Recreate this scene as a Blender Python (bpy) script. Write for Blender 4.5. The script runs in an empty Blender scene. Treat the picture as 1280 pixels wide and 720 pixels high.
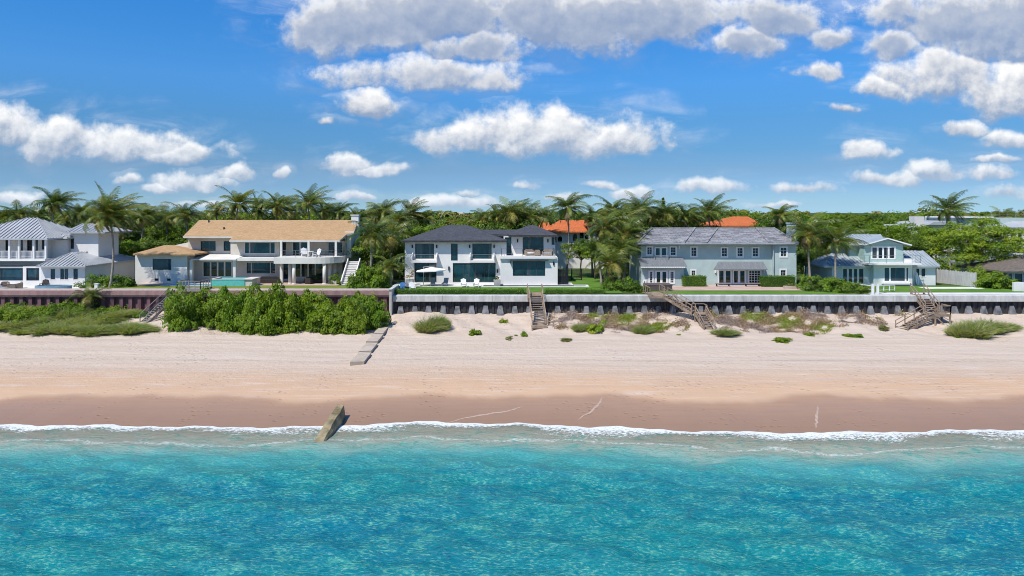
import bpy, math, random
import numpy as np
from mathutils import Vector, Matrix
R = math.radians
SC = bpy.context.scene
COL = SC.collection
# ------------------------------------------------------------------ camera, sky, sun, exposure
CH, FP, G = 15.4, 853.33, 5.2            # camera height over the sea, focal length in photo pixels, garden level
cam = bpy.data.objects.new('camera', bpy.data.cameras.new('camera'))
COL.objects.link(cam); SC.camera = cam
cam.location = (0, 0, CH); cam.rotation_euler = (R(90), 0, 0)
cam.data.lens = 24; cam.data.sensor_width = 36; cam.data.shift_y = -95/1280
cam.data.clip_start = .5; cam.data.clip_end = 9000
SUN = Vector((-.43, -.52, 1)).normalized()
EL = math.asin(SUN.z); AZ = math.atan2(SUN.x, SUN.y)
sl = bpy.data.lights.new('sun', 'SUN'); sl.energy = 4.9; sl.angle = R(.5); sl.color = (1, .955, .88)
so = bpy.data.objects.new('sun', sl); COL.objects.link(so)
so.rotation_euler = SUN.to_track_quat('Z', 'Y').to_euler(); so.location = (-60, -70, 140)
vs = SC.view_settings
vs.view_transform = 'Standard'; vs.look = 'None'; vs.exposure = 0.12; vs.gamma = 1; vs.use_curve_mapping = False
SC.cycles.max_bounces = 6; SC.cycles.transparent_max_bounces = 12
SC.cycles.diffuse_bounces = 3; SC.cycles.glossy_bounces = 3
SC.cycles.use_denoising = True; SC.cycles.denoising_prefilter = 'ACCURATE'; SC.cycles.filter_width = .95
SC.cycles.sample_clamp_indirect = 4; SC.cycles.sample_clamp_direct = 8

class NT:
    """small helper round a node tree"""
    def __init__(s, nt): s.t = nt; s.n = nt.nodes; s.l = nt.links
    def new(s, typ, **kw):
        n = s.n.new(typ)
        for k, v in kw.items(): setattr(n, k, v)
        return n
    def put(s, sock, v):
        if isinstance(v, bpy.types.NodeSocket): s.l.new(v, sock)
        elif v is not None: sock.default_value = v
    def math(s, op, a, b=None, c=None, clamp=False):
        n = s.new('ShaderNodeMath', operation=op, use_clamp=clamp)
        for i, v in enumerate((a, b, c)): s.put(n.inputs[i], v)
        return n.outputs[0]
    def vec(s, op, a, b=None):
        n = s.new('ShaderNodeVectorMath', operation=op)
        s.put(n.inputs[0], a)
        if b is not None: s.put(n.inputs[1], b)
        return n.outputs['Value'] if op in ('LENGTH', 'DOT_PRODUCT') else n.outputs[0]
    def noise(s, v, scale, detail=4, rough=.55, dist=0., col=False):
        n = s.new('ShaderNodeTexNoise'); s.put(n.inputs['Vector'], v)
        n.inputs['Scale'].default_value = scale; n.inputs['Detail'].default_value = detail
        n.inputs['Roughness'].default_value = rough; n.inputs['Distortion'].default_value = dist
        return n.outputs['Color'] if col else n.outputs['Fac']
    def step(s, v, a, b, lo=0., hi=1., smooth=True):
        n = s.new('ShaderNodeMapRange', interpolation_type='SMOOTHSTEP' if smooth else 'LINEAR')
        s.put(n.inputs[0], v)
        for i, x in enumerate((a, b, lo, hi)): s.put(n.inputs[i+1], x)
        return n.outputs[0]
    def mix(s, f, a, b, mode='MIX'):
        n = s.new('ShaderNodeMix', data_type='RGBA', blend_type=mode)
        s.put(n.inputs[0], f)
        for k, v in ((6, a), (7, b)): s.put(n.inputs[k], (*v, 1) if isinstance(v, tuple) and len(v) == 3 else v)
        return n.outputs[2]
    def bump(s, h, strength, dist=.1):
        n = s.new('ShaderNodeBump'); s.put(n.inputs['Height'], h)
        n.inputs['Strength'].default_value = strength; n.inputs['Distance'].default_value = dist
        return n.outputs[0]
    def sep(s, v):
        n = s.new('ShaderNodeSeparateXYZ'); s.put(n.inputs[0], v); return n.outputs
    def comb(s, x, y, z=0.):
        n = s.new('ShaderNodeCombineXYZ')
        for i, v in enumerate((x, y, z)): s.put(n.inputs[i], v)
        return n.outputs[0]
    def mapping(s, v, scale=(1, 1, 1), loc=(0, 0, 0), typ='POINT'):
        n = s.new('ShaderNodeMapping', vector_type=typ); s.put(n.inputs[0], v)
        n.inputs['Location'].default_value = loc; n.inputs['Scale'].default_value = scale
        return n.outputs[0]

# world: Nishita sky with cumulus placed by direction (u = x/|y|, v = z/|y|)
W = bpy.data.worlds.new('World'); SC.world = W; W.use_nodes = True
w = NT(W.node_tree); w.n.clear()
CLOUDS = [  # photo-like directions in pixels: centre x, centre y, half width, half height, weight
 (5,166,62,36,1),(75,176,85,36,1),(160,187,90,32,1),(228,197,62,20,.9),
 (165,227,20,11,.75),(245,231,60,17,.85),(295,222,40,15,.85),(352,217,15,12,.9),(205,236,40,9,.6),
 (437,207,40,20,1.),(470,213,32,11,.9),
 (580,176,60,32,1),(640,176,85,44,1),(705,172,90,46,1),(775,180,72,34,1),
 (462,134,52,24,.8),(413,151,26,11,.7),
 (395,38,52,44,1),(460,36,110,62,1),(560,20,110,60,1),(545,97,125,34,1),(600,62,90,40,.85),
 (690,30,150,70,1),(820,25,140,58,1),(930,56,55,36,.9),(985,28,80,50,.9),(1045,50,55,28,.65),
 (1190,28,110,62,1),(1260,40,120,90,1),(1120,62,60,34,.8),(1098,112,46,20,.85),(1180,100,90,48,.9),(1255,120,80,55,1),
 (1022,92,42,18,.7),(1085,187,38,21,1),(1055,137,30,9,.55),
 (1210,165,34,14,.95),(1264,175,34,16,.95),(1245,200,36,9,.7),
 (1105,226,48,15,.8),(1175,218,42,17,.95),(1240,220,46,16,.8),(1262,244,46,18,.7),
 (890,236,60,16,.8),(1010,237,62,14,.7),(565,256,75,14,.85),(745,232,30,9,.7),(700,246,60,11,.65),(790,241,40,11,.75),
 (18,249,46,14,.8),(590,242,20,8,.55),(655,232,26,9,.5),(240,255,60,9,.5),(450,248,40,9,.5),(960,258,60,8,.4)]
fg = bpy.data.node_groups.new('cloud_field', 'ShaderNodeTree')
fg.interface.new_socket('P', in_out='INPUT', socket_type='NodeSocketVector')
for k_ in 'FH': fg.interface.new_socket(k_, in_out='OUTPUT', socket_type='NodeSocketFloat')
g = NT(fg); gi = g.new('NodeGroupInput'); go = g.new('NodeGroupOutput'); P = gi.outputs[0]
wn = g.vec('SUBTRACT', g.noise(P, 16, 3, .55, col=True), (.5, .5, .5))
wp = g.vec('ADD', P, g.vec('MULTIPLY', wn, (.065, .034, 0)))
acc = None
for k, (cx, cy, hw, hh, wt) in enumerate(CLOUDS):
    if k % 4 == 3: wp = g.vec('ADD', wp, g.comb(g.math('MULTIPLY', acc, 1e-6), 0.))   # keeps the node order sequential
    m = g.mapping(wp, (hw/FP, hh/FP, 1), ((cx-640)/FP, (265-cy-hh*.0)/FP, 0), 'TEXTURE')
    q = g.vec('LENGTH', g.vec('MAXIMUM', m, g.vec('MULTIPLY', m, (1, -1.7, 1))))
    f = g.math('MULTIPLY_ADD', q, -1., .48 + .52*wt)
    hy = g.sep(m)[1]
    if acc is None: acc, H = f, hy
    else:
        t_ = g.step(g.math('SUBTRACT', f, acc), -.12, .12); H = g.math('ADD', g.math('MULTIPLY', H, g.math('SUBTRACT', 1., t_)), g.math('MULTIPLY', hy, t_))
        acc = g.math('SMOOTH_MAX', acc, f, .12)
n1 = g.math('SUBTRACT', g.noise(P, 21, 8, .6), .5)
n2 = g.math('SUBTRACT', g.noise(P, 9, 4, .5), .5)
F = g.math('ADD', acc, g.math('ADD', g.math('MULTIPLY', n1, 1.55), g.math('MULTIPLY', n2, 1.5)))
g.put(go.inputs[0], F); g.put(go.inputs[1], H)
tc = w.new('ShaderNodeTexCoord')
D = w.sep(w.vec('NORMALIZE', tc.outputs['Generated']))
ay = w.math('MAXIMUM', w.math('ABSOLUTE', D[1]), .06)
P0 = w.comb(w.math('DIVIDE', D[0], ay), w.math('DIVIDE', D[2], ay))
fn_ = w.new('ShaderNodeGroup'); fn_.node_tree = fg; w.put(fn_.inputs[0], P0); f0, Hh = fn_.outputs
alpha = w.math('MULTIPLY', w.step(f0, -.12, .50), w.step(D[2], 0., .012))
bil = w.math('SUBTRACT', w.noise(P0, 21, 8, .6), w.noise(w.vec('ADD', P0, (-.006, .010, 0)), 21, 8, .6))
bil2 = w.math('SUBTRACT', w.noise(P0, 9, 4, .5), w.noise(w.vec('ADD', P0, (-.014, .022, 0)), 9, 4, .5))
lit = w.math('ADD', w.math('MULTIPLY_ADD', Hh, .80, .40), w.math('ADD', w.math('MULTIPLY', bil, 1.7), w.math('MULTIPLY', bil2, 1.1)))  # cloud shading painted in: bright tops, grey bases, billows lit from upper left
lit = w.step(lit, .05, .95, smooth=False)
core = w.math('MULTIPLY', w.step(f0, .18, .75), w.step(D[2], .13, .24))
skyn = w.new('ShaderNodeTexSky', sky_type='NISHITA', sun_disc=False, sun_elevation=EL, sun_rotation=AZ % (2*math.pi),
             altitude=0, air_density=1.0, dust_density=.35, ozone_density=3.2)
lit = w.math('MULTIPLY', lit, w.step(core, 0., 1., 1., .30))  # high cloud masses greyed in colour, like undersides in shade
ccol = w.mix(lit, (3.1, 3.7, 4.9), (9.5, 9.5, 9.5))
hazy = w.step(D[2], .0, .16, .62, 0.)
rp = w.new('ShaderNodeValToRGB'); rp.color_ramp.interpolation = 'LINEAR'; w.put(rp.inputs[0], w.step(D[2], 0., .4, smooth=False))
for pos, c in ((.0, (.58, .98, 1.62)), (.03, (.50, .82, 1.34)), (.088, (.39, .645, 1.12)), (.15, (.376, .58, .92)), (.22, (.31, .585, .91)), (.32, (.31, .65, .99)), (.45, (.345, .81, 1.26)), (.69, (.25, .86, 1.42)), (1., (.24, .88, 1.45))):
    e = rp.color_ramp.elements[0] if pos == 0 else rp.color_ramp.elements[-1] if pos == 1 else rp.color_ramp.elements.new(pos)
    e.position = pos; e.color = (*[x/2 for x in c], 1)
sky2 = w.vec('SCALE', w.vec('MULTIPLY', skyn.outputs[0], rp.outputs[0])); sky2.node.inputs['Scale'].default_value = 2
ccol = w.mix(w.math('MULTIPLY', hazy, .6), ccol, (5.2, 6.6, 8.2))
veil = w.math('MULTIPLY', w.math('MULTIPLY', w.step(f0, -1.0, .1), .30), w.step(w.noise(w.mapping(P0, (.6, 2.2, 1)), 9, 6, .62, 1.2), .40, .70))
alpha = w.math('MAXIMUM', w.math('MULTIPLY', alpha, w.step(lit, 0., .5, .82, 1.)), w.math('MULTIPLY', veil, w.step(D[2], 0., .03)))
outc = w.mix(alpha, sky2, ccol)
bg = w.new('ShaderNodeBackground'); w.put(bg.inputs[0], outc); bg.inputs[1].default_value = .1
wo = w.new('ShaderNodeOutputWorld'); w.l.new(bg.outputs[0], wo.inputs[0])
W.cycles.sampling_method = 'MANUAL'; W.cycles.sample_map_resolution = 256
# ------------------------------------------------------------------ materials
def px(p, d): return (p-640)/FP*d          # photo column at distance d -> metres sideways
def pz(p, d): return CH-(p-265)/FP*d       # photo row at distance d -> height
MATS = {}
def new_mat(name):
    m = bpy.data.materials.new(name); m.use_nodes = True; t = NT(m.node_tree); t.n.clear(); MATS[name] = m
    out = t.new('ShaderNodeOutputMaterial'); return m, t, out
def principled(t, col, rough=.6, spec=.3, metal=0., nrm=None):
    b = t.new('ShaderNodeBsdfPrincipled')
    t.put(b.inputs['Base Color'], (*col, 1) if isinstance(col, tuple) else col); t.put(b.inputs['Roughness'], rough)
    b.inputs['Specular IOR Level'].default_value = spec; b.inputs['Metallic'].default_value = metal
    if nrm is not None: t.put(b.inputs['Normal'], nrm)
    return b
def M(name, col, col2=None, rough=.6, scale=1.5, spec=.3, metal=0., bump=.0, stretch=(1, 1, 1), var=.10, fine=.0):
    m, t, out = new_mat(name)
    tc = t.new('ShaderNodeTexCoord'); v = t.mapping(tc.outputs['Object'], stretch)
    n = t.noise(v, scale, 5, .6)
    c2 = col2 or tuple(x*(1-2*var) for x in col); c1 = col if col2 else tuple(min(1, x*(1+var)) for x in col)
    c = t.mix(t.step(n, .3, .7), c1, c2)
    if fine: c = t.mix(t.math('MULTIPLY', t.step(t.noise(v, scale*9, 3, .7), .45, .75), fine), c, tuple(x*.55 for x in col))
    nr = t.bump(t.noise(v, scale*6, 4), bump, .05) if bump else None
    t.l.new(principled(t, c, rough, spec, metal, nr).outputs[0], out.inputs[0]); return m
def leafmat(name, col, col2, trans=.38, rough=.5):
    m, t, out = new_mat(name)
    gm = t.new('ShaderNodeNewGeometry'); oi = t.new('ShaderNodeObjectInfo')
    n = t.noise(gm.outputs['Position'], .9, 3, .6)
    f = t.math('ADD', t.math('MULTIPLY', n, .75), t.math('MULTIPLY', oi.outputs['Random'], .5))
    c = t.mix(t.step(f, .28, .95), col, col2)
    b = principled(t, c, rough, .35)
    tr = t.new('ShaderNodeBsdfTranslucent'); t.put(tr.inputs[0], t.mix(1., c, (1.5, 1.35, .6), 'MULTIPLY'))
    mx = t.new('ShaderNodeMixShader'); mx.inputs[0].default_value = trans
    t.l.new(b.outputs[0], mx.inputs[1]); t.l.new(tr.outputs[0], mx.inputs[2]); t.l.new(mx.outputs[0], out.inputs[0]); return m
def tilemat(name, c1, c2, mortar, bw, bh, rough=.8, bump=.5, msize=.012):
    """courses of tiles that follow the slope: rows across the fall line on every roof face"""
    m, t, out = new_mat(name)
    tc = t.new('ShaderNodeTexCoord'); gm = t.new('ShaderNodeNewGeometry')
    o = t.sep(tc.outputs['Object']); nn = t.sep(gm.outputs['Normal'])
    side = t.math('GREATER_THAN', t.math('ABSOLUTE', nn[0]), t.math('ABSOLUTE', nn[1]))
    mv = t.new('ShaderNodeMix', data_type='VECTOR'); t.put(mv.inputs[0], side)
    t.put(mv.inputs[4], t.comb(o[0], t.math('MULTIPLY', o[1], 1.15))); t.put(mv.inputs[5], t.comb(o[1], t.math('MULTIPLY', o[0], 1.15)))
    b = t.new('ShaderNodeTexBrick'); t.put(b.inputs['Vector'], mv.outputs[1])
    b.inputs['Color1'].default_value = (*c1, 1); b.inputs['Color2'].default_value = (*c2, 1); b.inputs['Mortar'].default_value = (*mortar, 1)
    b.inputs['Scale'].default_value = 1; b.inputs['Mortar Size'].default_value = msize; b.inputs['Brick Width'].default_value = bw; b.inputs['Row Height'].default_value = bh
    c = t.mix(t.step(t.noise(tc.outputs['Object'], .7, 4), .3, .75, 0, .35), b.outputs['Color'], tuple(x*.7 for x in c2))
    c = t.mix(t.step(t.noise(tc.outputs['Object'], 3.5, 3), .4, .75, 0, .4), c, tuple(min(1, x*1.25) for x in c1))
    c = t.mix(t.step(t.noise(t.mapping(tc.outputs['Object'], (.5, 1.4, 1)), 1.6, 5, .7), .48, .7, 0, .45), c, (c2[0]*.72, c2[1]*.8, c2[2]*.78))
    t.l.new(principled(t, c, rough, .25, 0, t.bump(t.math('SUBTRACT', 1, b.outputs['Fac']), bump, .04)).outputs[0], out.inputs[0]); return m

M('white_render', (.70, .675, .645), rough=.75, scale=.6, var=.03, bump=.08)
M('warm_white', (.67, .64, .59), rough=.75, scale=.7, var=.05, bump=.08)
M('beige_render', (.56, .515, .45), rough=.8, scale=.6, var=.06, bump=.1)
M('blue_stucco', (.415, .50, .475), rough=.8, scale=.7, var=.05, bump=.1)
M('green_siding', (.32, .45, .41), rough=.7, scale=1., var=.06, stretch=(.3, 1, 7))
M('pale_mint', (.67, .68, .66), rough=.75, scale=.6, var=.04)
M('white_paint', (.75, .735, .71), rough=.45, scale=2, var=.03)
M('grey_fascia', (.16, .165, .18), rough=.5)
M('slate_fascia', (.33, .37, .40), rough=.5)
M('black_metal', (.015, .016, .02), rough=.45)
M('dark_frame', (.05, .055, .06), rough=.4)
M('steel', (.45, .46, .47), rough=.35, metal=.7)
M('metal_roof', (.42, .43, .44), rough=.42, scale=.5, var=.07, spec=.4, metal=.15)
M('blue_metal_roof', (.38, .42, .435), rough=.4, scale=.5, var=.07, spec=.4, metal=.15)
M('canopy_metal', (.17, .18, .19), rough=.55, scale=3, var=.12, stretch=(4, .3, .3))
tilemat('dark_shingle', (.085, .087, .10), (.055, .056, .066), (.03, .03, .035), .45, .2)
tilemat('tan_shingle', (.47, .305, .160), (.40, .245, .122), (.27, .165, .085), .4, .19)
tilemat('grey_tile', (.34, .335, .34), (.135, .13, .142), (.09, .09, .10), 1.1, .5, bump=.9, msize=.03)
tilemat('orange_tile', (.72, .20, .055), (.52, .13, .04), (.30, .08, .03), .3, .35, bump=.9, msize=.03)
tilemat('thatch_shingle', (.21, .17, .14), (.12, .10, .085), (.07, .06, .05), .25, .16)
M('concrete', (.50, .49, .46), (.38, .37, .34), rough=.85, scale=.9, bump=.2, fine=.35)
M('concrete_cap', (.54, .535, .515), (.38, .375, .355), rough=.85, scale=.9, bump=.2, fine=.4, stretch=(1.6, 1, .5))
M('old_concrete', (.50, .42, .34), (.38, .31, .24), rough=.9, scale=.8, bump=.5, fine=.5)
M('algae_stone', (.36, .29, .17), (.13, .105, .05), rough=.75, scale=1.1, bump=.6, fine=.5)
M('black_sheet_pile', (.020, .021, .027), (.045, .042, .045), rough=.6, scale=1.2, stretch=(2.5, 1, .3))
M('toe_concrete', (.22, .22, .23), (.075, .075, .08), rough=.85, scale=1.4, bump=.3)
M('rust_sheet_pile', (.20, .10, .11), (.12, .058, .068), rough=.75, scale=1., stretch=(2, 1, .35), fine=.25)
M('rust_cap', (.36, .22, .21), (.27, .155, .15), rough=.8, scale=.8, stretch=(2, 1, .4), fine=.3)
M('gravel', (.50, .42, .37), (.34, .28, .24), rough=.9, scale=4, bump=.4, fine=.4)
M('paving', (.62, .58, .54), (.52, .48, .44), rough=.8, scale=.8, fine=.15)
M('pink_paving', (.52, .38, .31), (.42, .30, .25), rough=.8, scale=.8, fine=.2)
M('white_paving', (.68, .67, .65), (.56, .55, .54), rough=.8, scale=.7, fine=.15)
M('grey_paving', (.36, .35, .35), (.29, .28, .28), rough=.8, scale=.7, fine=.15)
M('brown_wall', (.135, .10, .095), (.09, .068, .065), rough=.8, scale=1.2, bump=.2, fine=.3)
M('old_wood', (.36, .27, .195), (.20, .145, .105), rough=.85, scale=1.3, stretch=(1, 1, 1), fine=.4, bump=.2)
M('grey_wood', (.30, .28, .26), (.18, .165, .15), rough=.85, scale=1.5, fine=.35)
M('fence_wood', (.60, .59, .57), (.44, .43, .41), rough=.85, scale=1.5, fine=.3, stretch=(5, 5, .5))
M('wicker', (.30, .235, .18), (.20, .155, .115), rough=.8, scale=6)
M('dark_wicker', (.035, .027, .025), rough=.7, scale=4)
M('canvas', (.78, .77, .74), rough=.85, scale=2, var=.03)
M('grey_fabric', (.30, .31, .32), rough=.85, scale=2)
M('blue_plastic', (.02, .11, .27), rough=.4)
M('bark', (.22, .17, .125), (.12, .092, .068), rough=.9, scale=2.5, bump=.5, stretch=(1, 1, 3))
M('palm_bark', (.34, .295, .245), (.20, .17, .14), rough=.9, scale=2, bump=.5, stretch=(.6, .6, 6))
M('soil', (.10, .085, .055), (.06, .065, .03), rough=.95, scale=.5)
M('coconut', (.16, .13, .04), rough=.6)
M('tub_shell', (.16, .27, .34), rough=.35)
M('turquoise_tile', (.13, .48, .44), (.10, .40, .38), rough=.3, scale=5)
M('terracotta', (.40, .17, .09), rough=.8)
leafmat('leaf_mid', (0.075, 0.145, 0.014), (0.155, 0.235, 0.024))
leafmat('leaf_dark', (0.04, 0.09, 0.012), (0.09, 0.15, 0.022))
leafmat('leaf_bright', (0.14, 0.245, 0.014), (0.225, 0.305, 0.024))
leafmat('leaf_lime', (0.24, 0.32, 0.018), (0.33, 0.38, 0.035))
leafmat('leaf_olive', (0.14, 0.145, 0.03), (0.21, 0.2, 0.045))
leafmat('leaf_grape', (0.11, 0.225, 0.013), (0.2, 0.3, 0.02))
leafmat('leaf_sage', (.22, .28, .13), (.32, .36, .18), .45)
leafmat('palm_green', (0.085, 0.15, 0.02), (0.165, 0.215, 0.032), .28, .4)
leafmat('palm_dark', (0.034, 0.08, 0.016), (0.075, 0.122, 0.022), .25, .35)
leafmat('palm_gold', (0.26, 0.225, 0.045), (0.36, 0.275, 0.07), .25)
leafmat('palm_dead', (0.33, 0.25, 0.15), (0.22, 0.155, 0.085), .15, .8)
leafmat('dry_stem', (.46, .31, .17), (.33, .22, .14), .1, .9)
leafmat('grey_stem', (.40, .32, .28), (.29, .23, .205), .1, .9)
leafmat('grass_blade', (.17, .28, .05), (.31, .38, .10), .5)
leafmat('hedge_leaf', (.07, .185, .014), (.13, .26, .02), .25)
leafmat('pink_flower', (.40, .10, .12), (.5, .2, .18), .2)

def glassmat(name, tint, rough=.04):
    m, t, out = new_mat(name)
    tc = t.new('ShaderNodeTexCoord'); n = t.noise(tc.outputs['Object'], .5, 2)
    c = t.mix(t.step(n, .35, .65), tint, tuple(x*.45 for x in tint))
    cu = t.noise(t.mapping(tc.outputs['Object'], (1.3, 1.3, .12)), 1., 2); c = t.mix(t.step(cu, .56, .64, 0, .75), c, (.075, .085, .085))
    b = principled(t, c, rough, .8, 0, t.bump(t.noise(tc.outputs['Object'], 1.2, 1), .03, .1))
    t.l.new(b.outputs[0], out.inputs[0])
glassmat('glass_teal', (.012, .050, .062)); glassmat('glass_dark', (.010, .014, .018)); glassmat('glass_blue', (.018, .058, .085))
M('curtain_glass', (.10, .115, .12), (.05, .055, .06), rough=.08, scale=1.2, spec=.6, stretch=(3, 1, .3))

def lawnmat(name, a, b):
    m, t, out = new_mat(name)
    gm = t.new('ShaderNodeNewGeometry'); p = gm.outputs['Position']
    c = t.mix(t.step(t.noise(p, .45, 4), .3, .7), a, b)
    c = t.mix(t.step(t.noise(p, 9, 4, .7), .4, .7, 0, .5), c, tuple(x*.5 for x in a))
    t.l.new(principled(t, c, .85, .15, 0, t.bump(t.noise(p, 14, 4, .7), .8, .06)).outputs[0], out.inputs[0])
lawnmat('lawn_lush', (.080, .185, .022), (.125, .23, .035)); lawnmat('lawn_dry', (.15, .20, .025), (.21, .235, .05))
lawnmat('ground_cover', (.035, .07, .014), (.075, .10, .03))

# sand: dry and pale above, golden lower down, dark where the waves run up (attribute 'shore' = metres inland)
m, t, out = new_mat('beach_sand')
gm = t.new('ShaderNodeNewGeometry'); p = gm.outputs['Position']; sp = t.sep(p)
at = t.new('ShaderNodeAttribute', attribute_name='shore'); s = at.outputs['Fac']
wob = t.noise(t.comb(t.math('MULTIPLY', sp[0], .10), 3.7), 1., 3, .45)
sw = t.math('ADD', s, t.math('MULTIPLY', t.math('SUBTRACT', wob, .5), 6.0))
sw = t.math('ADD', sw, t.math('MULTIPLY', t.math('SUBTRACT', t.noise(p, 1.5, 4), .5), .35))
str1 = t.noise(t.mapping(p, (.06, 1.1, 1)), 1., 5, .6); str2 = t.noise(t.mapping(p, (.25, 2.6, 1)), 1., 4, .65)
spk = t.noise(p, 7, 4, .75)
gold = t.step(t.math('ADD', s, t.math('MULTIPLY', t.math('SUBTRACT', str1, .5), 7)), 8., 16.5)
dry = t.mix(gold, (.51, .335, .213), (.545, .44, .352))
dry = t.mix(t.step(str1, .36, .72, 0, .35), dry, (.40, .29, .215))
dry = t.mix(t.step(str2, .48, .72, 0, .40), dry, (.585, .515, .455))
dry = t.mix(t.step(spk, .52, .78, 0, .18), dry, (.34, .25, .18))
wet = t.mix(t.step(s, 0., 6.), (.285, .172, .106), (.365, .225, .145))
wet = t.mix(t.step(str2, .4, .7, 0, .25), wet, (.24, .15, .115))
foot = t.new('ShaderNodeTexVoronoi'); t.put(foot.inputs['Vector'], t.mapping(p, (1.5, 2.2, 1))); foot.inputs['Scale'].default_value = 1.
ft = t.math('MULTIPLY', t.step(foot.outputs['Distance'], .10, .34, 1., 0.), t.step(t.noise(p, .22, 3), .46, .66))
dry = t.mix(t.math('MULTIPLY', ft, .30), dry, (.36, .28, .225))
line = t.math('ABSOLUTE', t.math('SUBTRACT', t.math('ADD', s, t.math('MULTIPLY', t.noise(t.mapping(p, (.09, .4, 1)), 1., 3), 3.2)), 17.6))
dry = t.mix(t.math('MULTIPLY', t.step(line, .0, .55, 1., 0.), t.step(t.noise(p, 2.2, 5, .7), .42, .66, .1, .55)), dry, (.30, .215, .16))
c = t.mix(t.step(sw, 5.0, 6.5), wet, dry)
rg = t.step(sw, 3.6, 6.4, .36, .95)
trk = t.noise(t.mapping(p, (.12, 3.4, 1)), 1., 5, .65)
lump = t.noise(p, 1.7, 5, .6)
hgt = t.math('MULTIPLY', t.math('ADD', t.math('MULTIPLY', trk, .8), t.math('ADD', lump, t.math('MULTIPLY', spk, .5))), t.step(sw, 5., 13., .04, 1.))
hgt = t.math('SUBTRACT', hgt, t.math('MULTIPLY', ft, .5))
t.l.new(principled(t, c, rg, .28, 0, t.bump(hgt, .75, .18)).outputs[0], out.inputs[0])

# sea: clear over the swash, turquoise and then blue with depth, light patches of sandy bottom, caustics and ripple light painted into the colour
m, t, out = new_mat('sea_water')
gm = t.new('ShaderNodeNewGeometry'); p = gm.outputs['Position']; sp = t.sep(p)
at = t.new('ShaderNodeAttribute', attribute_name='shore'); s = t.math('MULTIPLY', at.outputs['Fac'], -1)   # metres out to sea
wr = t.vec('ADD', p, t.vec('SCALE', t.vec('SUBTRACT', t.noise(p, .55, 3, .6, col=True), (.5, .5, .5))))
for n_ in t.n:
    if n_.bl_idname == 'ShaderNodeVectorMath' and n_.operation == 'SCALE': n_.inputs['Scale'].default_value = 2.4
patch = t.noise(t.mapping(wr, (.62, .95, 1)), 1., 5, .62)
big = t.noise(t.mapping(p, (.035, .09, 1)), 1., 3, .5)
vor = t.new('ShaderNodeTexVoronoi', feature='DISTANCE_TO_EDGE'); t.put(vor.inputs['Vector'], t.mapping(wr, (.75, 1.25, 1))); vor.inputs['Scale'].default_value = 1.
caustic_web = t.step(vor.outputs[0], .0, .13, 1., 0.)  # caustic light lines along cell edges, painted into the water colour
fine = t.noise(t.mapping(p, (1.9, 4.4, 1), (3, 7, 0)), 1., 4, .65, .35)
ss = t.math('ADD', s, t.math('MULTIPLY', t.math('SUBTRACT', big, .5), 5.))
near = t.mix(t.step(ss, 3., 7.), (.34, .38, .30), (.055, .285, .285))
deep = t.mix(t.step(big, .36, .60), (.003, .155, .215), (.004, .190, .205))
c = t.mix(t.step(ss, 5.2, 11.), near, deep)
fin2 = t.noise(t.mapping(p, (4.2, 10.5, 1), (1, 2, 0)), 1., 4, .7, .25)  # fine strokes: ripple light and refraction painted as colour
pf = t.math('ADD', t.math('ADD', t.math('MULTIPLY', patch, .42), t.math('MULTIPLY', fine, .42)), t.math('MULTIPLY', fin2, .36))
c = t.mix(t.step(pf, .60, .70, 0, .85), c, (.045, .285, .245))
c = t.mix(t.math('MULTIPLY', t.step(pf, .585, .47, 0, .55), t.step(ss, 5., 10.)), c, (.001, .070, .145))
c = t.mix(t.math('MULTIPLY', t.step(fin2, .53, .66), t.step(patch, .40, .58, 0, .75)), c, (.17, .42, .31))
c = t.mix(t.math('MULTIPLY', caustic_web, t.step(fin2, .46, .66, 0, .30)), c, (.22, .42, .29))
h1 = t.noise(t.mapping(p, (.9, 2.0, 1)), 1., 5, .6, .6); h2 = t.noise(t.mapping(p, (3.2, 7., 1)), 1., 5, .65, .4)
nr = t.bump(t.math('ADD', h1, t.math('MULTIPLY', h2, .55)), .75, .25)
wb = principled(t, c, .15, .36, 0, nr); wb.inputs['IOR'].default_value = 1.33
tr = t.new('ShaderNodeBsdfTransparent')
mx = t.new('ShaderNodeMixShader'); t.put(mx.inputs[0], t.step(t.math('ADD', s, t.math('MULTIPLY', t.math('SUBTRACT', patch, .5), 2.)), .0, 6.0, .42, 1.))
t.l.new(tr.outputs[0], mx.inputs[1]); t.l.new(wb.outputs[0], mx.inputs[2])
lace = t.noise(t.mapping(p, (3.4, 6.4, 1)), 1., 6, .74, .5); lace2 = t.noise(t.mapping(p, (.12, .3, 1)), 1., 3)
width = t.math('ADD', 1.7, t.math('MULTIPLY', t.step(lace2, .32, .66), 2.6))
thr = t.step(t.math('DIVIDE', s, width), .10, 1.15, .34, .84, smooth=False)
fo = t.math('SUBTRACT', lace, thr)
fo2 = t.math('MULTIPLY', t.step(t.math('ABSOLUTE', t.math('SUBTRACT', t.math('ADD', s, t.math('MULTIPLY', lace2, 3.5)), 5.4)), .0, .35, 1., 0.), t.step(lace, .44, .60))
foam = t.math('MAXIMUM', t.step(fo, -.04, .12), t.math('MULTIPLY', fo2, .55), clamp=True)
fb = principled(t, (.82, .84, .84), .8, .2)
m2 = t.new('ShaderNodeMixShader'); t.put(m2.inputs[0], t.math('MULTIPLY', foam, .78))
t.l.new(mx.outputs[0], m2.inputs[1]); t.l.new(fb.outputs[0], m2.inputs[2]); t.l.new(m2.outputs[0], out.inputs[0])
M('foam', (.42, .305, .24), rough=.8, scale=4)
m, t, out = new_mat('pool_water')
gm = t.new('ShaderNodeNewGeometry')
t.l.new(principled(t, (.20, .46, .50), .06, .5, 0, t.bump(t.noise(gm.outputs['Position'], 2.5, 3), .2, .05)).outputs[0], out.inputs[0])
m, t, out = new_mat('dark_pool_water')
gm = t.new('ShaderNodeNewGeometry')
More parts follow.
